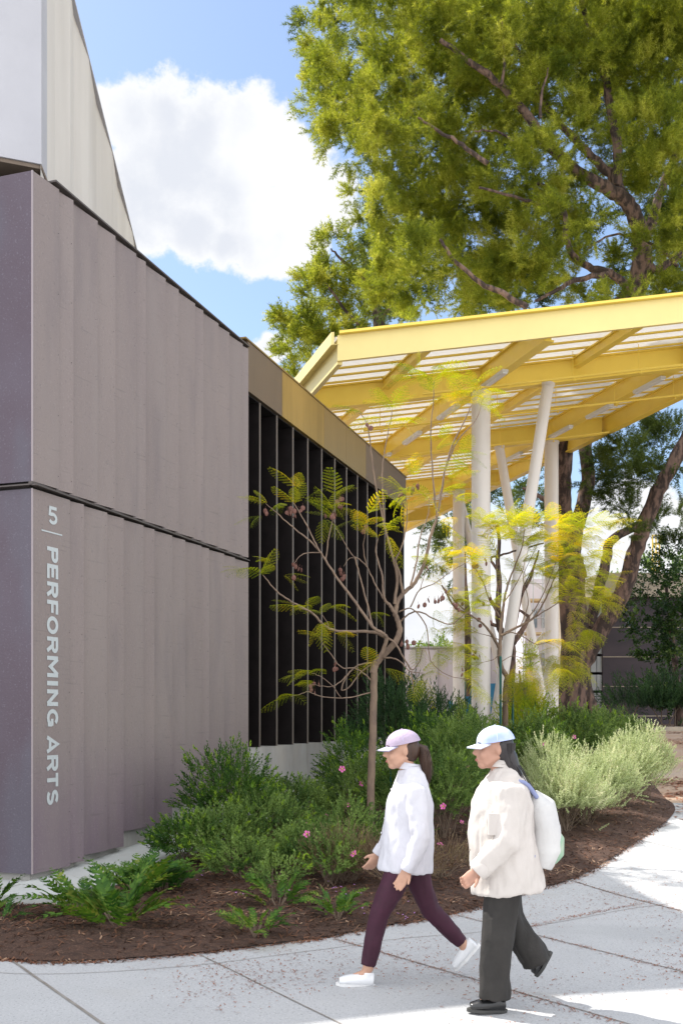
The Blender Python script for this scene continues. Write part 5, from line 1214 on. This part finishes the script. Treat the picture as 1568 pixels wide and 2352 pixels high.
    for key, e in (('na', -1), ('fa', 1)):
        S, E_, W = [Q(x, y, e*dy) for (x, y), dy in zip(j[key], (.165,.215,.21))]
        k = 1.35 if jacket else 1.0
        mb.tube([S+Vector((0,-e*.07,.0)), S+Vector((0,e*.012,.0)), S.lerp(E_,.5), E_, E_.lerp(W,.5), W-(W-E_).normalized()*.0], [.075,.072*k,.066*k,.060*k,.054*k,.040*k], 16)
        d = (W-E_).normalized(); mb.tube([W-d*.03, W+d*.008], [.042*k,.041*k], 16)
    top = remesh(mb, 'jacket' if jacket else 'shirt', M[shirtm], body, .010, 4, folds(.013 if jacket else .010, 13, (1.3,1.3,.5)))
    # placket buttons, cuffs, pocket flap, hem band
    mb = MB()
    for f in np.linspace(.08,.9,6 if not jacket else 4):
        c_ = Vector(sh.lerp(hem, f)); fx_ = -(.118+.055*min(1, f*1.6))*w_; mb.ball(c_+Vector((fx_,-.012,0)), (.004,.007,.007), n=8)
    tag(mb.build('buttons', M[solem if not jacket else 'kerb'], top), kind='stuff')
    for key, e in (('na', -1), ('fa', 1)):
        E_, W = [Q(x, y, e*dy) for (x, y), dy in zip(j[key][1:], (.215,.21))]; d = (W-E_).normalized(); k = 1.35 if jacket else 1.0
        mb = MB(); mb.tube([W-d*.055, W-d*.05, W+d*.004, W+d*.012], [.040*k,.0465*k,.0455*k,.040*k], 18); mb.build('cuff', M[shirtm], top)
    if jacket:
        mb = MB(); c_ = sh.lerp(hem, .34)+Vector((-.075,-.232,0)); mb.hexa([c_+Vector(v) for v in ((-.055,0,-.07),(.055,-.012,-.07),(.055,.03,-.07),(-.055,.04,-.07),(-.055,0,.05),(.055,-.012,.05),(.055,.03,.05),(-.055,.04,.05))]); mb.build('chest_pocket', M[shirtm], top)
    mb = MB(); mb.tube([nb+Vector((.010,0,.02)), nb+Vector((.012,0,.058)), nb+Vector((.014,0,.040))], [.073,.066,.072], 20, cap=False); mb.build('collar', M[shirtm], top)
    # trousers
    mb = MB()
    r = {False: (.105,.082,.062,.058,.045), True: (.115,.100,.090,.088,.092)}[wide]
    mb.tube([hip+Vector((0,0,.10)), hip+Vector((0,0,.0)), hip-Vector((0,0,.07))], [(.115,.145),(.118,.165),(.10,.15)], 20, xdir=(1,0,0))
    for key, e in (('nl', -1), ('fl', 1)):
        Hp, Kn, An = [Q(x, y, e*dy) for (x, y), dy in zip(j[key], (.085,.09,.08))]
        ax = (An-Kn).normalized(); mb.tube([Hp+Vector((0,0,.02)), Hp.lerp(Kn,.45), Kn, Kn.lerp(An,.45), An+ax*(.03 if wide else -.03)], r, 18)
    remesh(mb, 'trousers' if wide else 'leggings', M[trm], body, .009, 4, folds(.018 if wide else .007, 9 if wide else 12, (1.2,1.2,.4)))
    # shoes
    for key, e in (('nl', -1), ('fl', 1)):
        An = Q(*j[key][2], e*.08); T = Q(*j[key+'t'], e*.095); Hl = Q(*j[key+'h'], e*.08)
        f = (T-Hl).normalized(); up = Vector((-f.z, 0, f.x)); up = up if up.z > 0 else -up
        L_ = (T-Hl).length; mb = MB()
        mb.tube([Hl+f*.012+up*.045, Hl+f*.05+up*.045, Hl+f*L_*.45+up*.040, Hl+f*L_*.72+up*.034, Hl+f*L_*.93+up*.026], [(.040,.036),(.045,.040),(.040,.043),(.032,.046),(.022,.036)], 16, xdir=up)
        mb.tube([Hl+f*.055+up*.04, An.lerp(Hl+f*.05, .45)+up*.035], [.040,.037], 14)
        sho = remesh(mb, 'shoe', M[shoem], body, .006, 3)
        mb = MB(); n = Vector((0,1,0)); vs = []; K_ = 18; pr = []
        for i in range(K_):
            a = 2*math.pi*i/K_; c_ = math.cos(a); sn = math.sin(a); pr.append(Hl+f*(L_*.5+c_*(L_*.5+.004))+n*sn*(.036+.009*(c_ > 0)))
        mb.add([p-up*.002 for p in pr]+[p+up*.016 for p in pr], [tuple(range(K_))[::-1], tuple(range(K_,2*K_))]+[(i,(i+1)%K_,K_+(i+1)%K_,K_+i) for i in range(K_)]); mb.build('sole', M[solem], sho)
        if not wide:
            mb = MB()
            for i in range(4): c = Hl+f*L_*(.46+.07*i)+up*(.076-.008*i); mb.tube([c-n*.022, c+up*.003, c+n*.022], .0035, 5)
            mb.build('laces', M[solem], sho)
    # cap
    mb = MB(); n = 28; h2 = 8; vs = []; fs = []; cb = H(.012,0,.040); ct = Matrix.Rotation(j.get('tilt',0)-.08,3,'Y')
    for i in range(h2+1):
        th = math.pi/2*i/h2
        for k in range(n):
            ph = 2*math.pi*k/n; vs.append(cb+ct @ Vector((.112*math.sin(th)*math.cos(ph), .090*math.sin(th)*math.sin(ph), .092*math.cos(th)-.004-.012*(i == h2)*math.cos(ph)*-1)))
    for i in range(h2):
        for k in range(n): k2 = (k+1) % n; fs.append((i*n+k, (i+1)*n+k, (i+1)*n+k2, i*n+k2))
    mb.add(vs, fs, 0, True); cap = mb.build('cap', M[capm], body, weld=True)
    mb = MB(); vs = []; fs = []; R_ = 5; A_ = 16
    for zz_ in (0, -.005):
        for i in range(R_+1):
            for k in range(A_+1):
                a = -1.15+2.3*k/A_; f = i/R_; x = -(.095*math.cos(a)*.9+f*.085*math.cos(a*.62)); y = .086*math.sin(a)*(1+.05*f); z = -.004-.10*y*y/.0075*.10-.022*f+zz_
                vs.append(cb+ct @ Vector((x, y, z)))
    o_ = (R_+1)*(A_+1)
    for l in (0, 1):
        for i in range(R_):
            for k in range(A_): q = (l*o_+i*(A_+1)+k, l*o_+i*(A_+1)+k+1, l*o_+(i+1)*(A_+1)+k+1, l*o_+(i+1)*(A_+1)+k); fs.append(q if l == 0 else q[::-1])
    mb.add(vs, fs, 0, True); mb.build('brim', M[capm+'_brim'], cap)
    mb = MB()
    for a_ in range(6):
        ph = math.pi*a_/3+.5; mb.tube([cb+ct @ Vector((.1125*math.sin(t_)*math.cos(ph), .0905*math.sin(t_)*math.sin(ph), .0925*math.cos(t_)-.004)) for t_ in np.linspace(.1,1.5,7)], .0012, 4)
    mb.build('seam', M[capm+'_brim'], cap)
    mb = MB(); mb.ball(cb+ct @ Vector((0,0,.09)), (.008,.008,.004), n=8); mb.build('button', M[capm], cap)
    return body, H, h, top
M['skin'] = mat('skin', (0.52,0.30,0.21), .5, var=.12, scale=20); M['skin2'] = mat('skin_b', (0.45,0.25,0.18), .5, var=.12, scale=20)
M['eye'] = mat('eyes', (.04,.03,.03), .2); M['lips'] = mat('lips', (.42,.15,.13), .45)
M['hairb'] = mat('brown_hair', (.060,.030,.018), .45, scale=60, col2=(.035,.018,.012), stretch=(1,1,.1)); M['hairk'] = mat('black_hair', (.020,.016,.018), .4, scale=60, col2=(.035,.03,.03), stretch=(1,1,.1))
M['shirt'] = mat('white_shirt', (.58,.58,.63), .85, scale=3, col2=(.54,.53,.58), bump=.5, bscale=22, stretch=(1,1,.5))
M['jacket'] = mat('cream_jacket', (.56,.515,.485), .85, scale=3, col2=(.51,.47,.44), bump=.5, bscale=20, stretch=(1,1,.6))
M['maroon'] = mat('maroon_leggings', (.050,.009,.026), .7, var=.3, scale=10); M['black'] = mat('dark_trousers', (.032,.029,.027), .8, var=.3, scale=8, bump=.3, bscale=25)
M['wshoe'] = mat('white_leather', (.72,.73,.75), .45); M['wsole'] = mat('white_rubber', (.70,.70,.70), .6); M['bshoe'] = mat('black_leather', (.012,.012,.013), .25, spec=.6); M['bsole'] = mat('dark_rubber', (.05,.05,.048), .6)
M['capl'] = mat('lilac_cap', (.43,.35,.46), .85, var=.12, scale=8, bump=.3, bscale=60); M['capl_brim'] = mat('lilac_brim', (.42,.41,.56), .8)
M['capb'] = mat('blue_white_cap', (.36,.45,.78), .8, col2=(.62,.66,.80), scale=6); M['capb_brim'] = mat('pale_brim', (.68,.72,.82), .8)
M['pack'] = mat('pale_backpack', (.56,.55,.54), .8, scale=4, col2=(.50,.49,.49), bump=.3, bscale=30); M['packg'] = mat('green_print', (.22,.38,.26), .8, scale=12, col2=(.40,.46,.36)); M['packb'] = mat('blue_strap', (.22,.25,.42), .7)
b1, H1, h1, top1 = person('person in a lilac cap, white shirt, maroon leggings and white sneakers mid-stride', 'two people walking left along the paving', 6.5,
    dict(head=(922,1722), neck=(938,1774), sh=(944,1797), hip=(934,1965), hem=(930,2000), tilt=-.03,
         na=[(950,1818),(962,1916),(930,1986)], fa=[(940,1818),(912,1912),(872,1972)], nl=[(930,1966),(868,2098),(843,2222)], nlt=(772,2254), nlh=(860,2260),
         fl=[(940,1966),(992,2098),(1072,2182)], flt=(1050,2240), flh=(1106,2178)), 'skin', 'hairb', 'shirt', 'maroon', 'wshoe', 'wsole', 'capl', False, False)
mb = MB(); mb.ball(H1(.047,0,.0), (.072,.083,.088), n=20); hc = remesh(mb, 'hair', M['hairb'], b1, .009, 2)
mb = MB(); mb.tube([H1(.095,0,.02), H1(.135,0,.0), H1(.150,.0,-.07), H1(.150,0,-.16), H1(.130,0,-.24)], [.020,.034,.040,.034,.010], 14); pt = mb.build('ponytail', M['hairb'], b1); mb = MB()
for i in range(70):
    a_ = random.uniform(0, 6.28); r_ = random.uniform(.8, 1.12); q_ = [H1(x+math.cos(a_)*w_*r_*.9, math.sin(a_)*w_*r_, z) for x, z, w_ in ((.095,.02,.018),(.135,0,.034),(.150,-.07,.041),(.152+random.gauss(0,.006),-.16,.036),(.135+random.gauss(0,.012),-.25-random.uniform(0,.04),.016))]
    mb.tube(smooth_path(q_, 3), .0018, 4)
tag(mb.build('hair_strands', M['hairb'], pt), kind='stuff')
mb = MB()
b2, H2, h2_, top2 = person('person in a blue and white cap, cream jacket, dark trousers and black shoes', 'two people walking left along the paving', 5.9,
    dict(head=(1133,1718), neck=(1150,1770), sh=(1158,1796), hip=(1152,1975), hem=(1166,2044), tilt=.02, curl=.8,
         na=[(1165,1822),(1150,1925),(1086,1988)], fa=[(1160,1822),(1190,1925),(1205,2010)], nl=[(1148,1976),(1138,2125),(1130,2272)], nlt=(1068,2312), nlh=(1158,2316),
         fl=[(1158,1976),(1176,2115),(1232,2208)], flt=(1240,2254), flh=(1274,2196)), 'skin2', 'hairk', 'jacket', 'black', 'bshoe', 'bsole', 'capb', True, True)
mb = MB(); mb.ball(H2(.047,0,.0), (.074,.086,.095), n=20); mb.tube([H2(.06,0,.0), H2(.085,0,-.06), H2(.11,0,-.13), H2(.15,0,-.19), H2(.165,0,-.24)], [(.05,.08),(.055,.085),(.05,.09),(.035,.08),(.012,.05)], 18, xdir=(1,0,0)); hk = remesh(mb, 'hair', M['hairk'], b2, .009, 2)
mb = MB()
for i in range(90):
    a_ = random.uniform(-1.3, 1.3); k_ = random.uniform(.98, 1.06); e_ = random.gauss(0, .012); q_ = [H2(.047+.074*math.cos(a_)*k_, .088*math.sin(a_)*k_, .03), H2(.062+.055*math.cos(a_)*k_, .088*math.sin(a_)*k_, -.05), H2(.09+.052*math.cos(a_)+e_, .090*math.sin(a_)*k_, -.12), H2(.14+.04*math.cos(a_)+e_, .085*math.sin(a_), -.19), H2(.175+.03*math.cos(a_)+e_*2, .07*math.sin(a_), -.25-random.uniform(0,.05))]
    mb.tube(smooth_path(q_, 3), .002, 4)
tag(mb.build('hair_strands', M['hairk'], hk), kind='stuff')
# jacket pocket and hem band
Q2 = lambda x, y, dy=0.0: P(x, y, 5.9)+Vector((0, dy, 0))
# backpack, worn
bp = thing('backpack', 'pale backpack with green print worn by the person in the cream jacket', 'backpack', Q2(1240,1990)); mb = MB()
mb.tube([Q2(1222,1822), Q2(1238,1850), Q2(1248,1900), Q2(1252,1950), Q2(1240,1990)], [(.03,.08),(.085,.14),(.095,.15),(.095,.155),(.06,.13)], 20, xdir=(1,0,0)); remesh(mb, 'bag', M['pack'], bp, .009, 4, lambda c: .010*noise.noise(c*11))
mb = MB(); mb.tube([Q2(1268,1900), Q2(1274,1925), Q2(1273,1960), Q2(1266,1980)], [(.02,.08),(.05,.11),(.05,.115),(.02,.09)], 18, xdir=(1,0,0)); remesh(mb, 'front_pocket', M['packg'], bp, .008, 3)
for e in (-1, 1):
    mb = MB(); pts = smooth_path([Q2(1226,1830,e*.09), Q2(1195,1795,e*.115), Q2(1150,1800,e*.125), Q2(1118,1840,e*.125), Q2(1118,1890,e*.14), Q2(1150,1935,e*.20), Q2(1215,1960,e*.15)], 4)
    mb.tube(pts, (.005,.022) if False else .013, 8); mb.build('strap', M['packb'], bp)
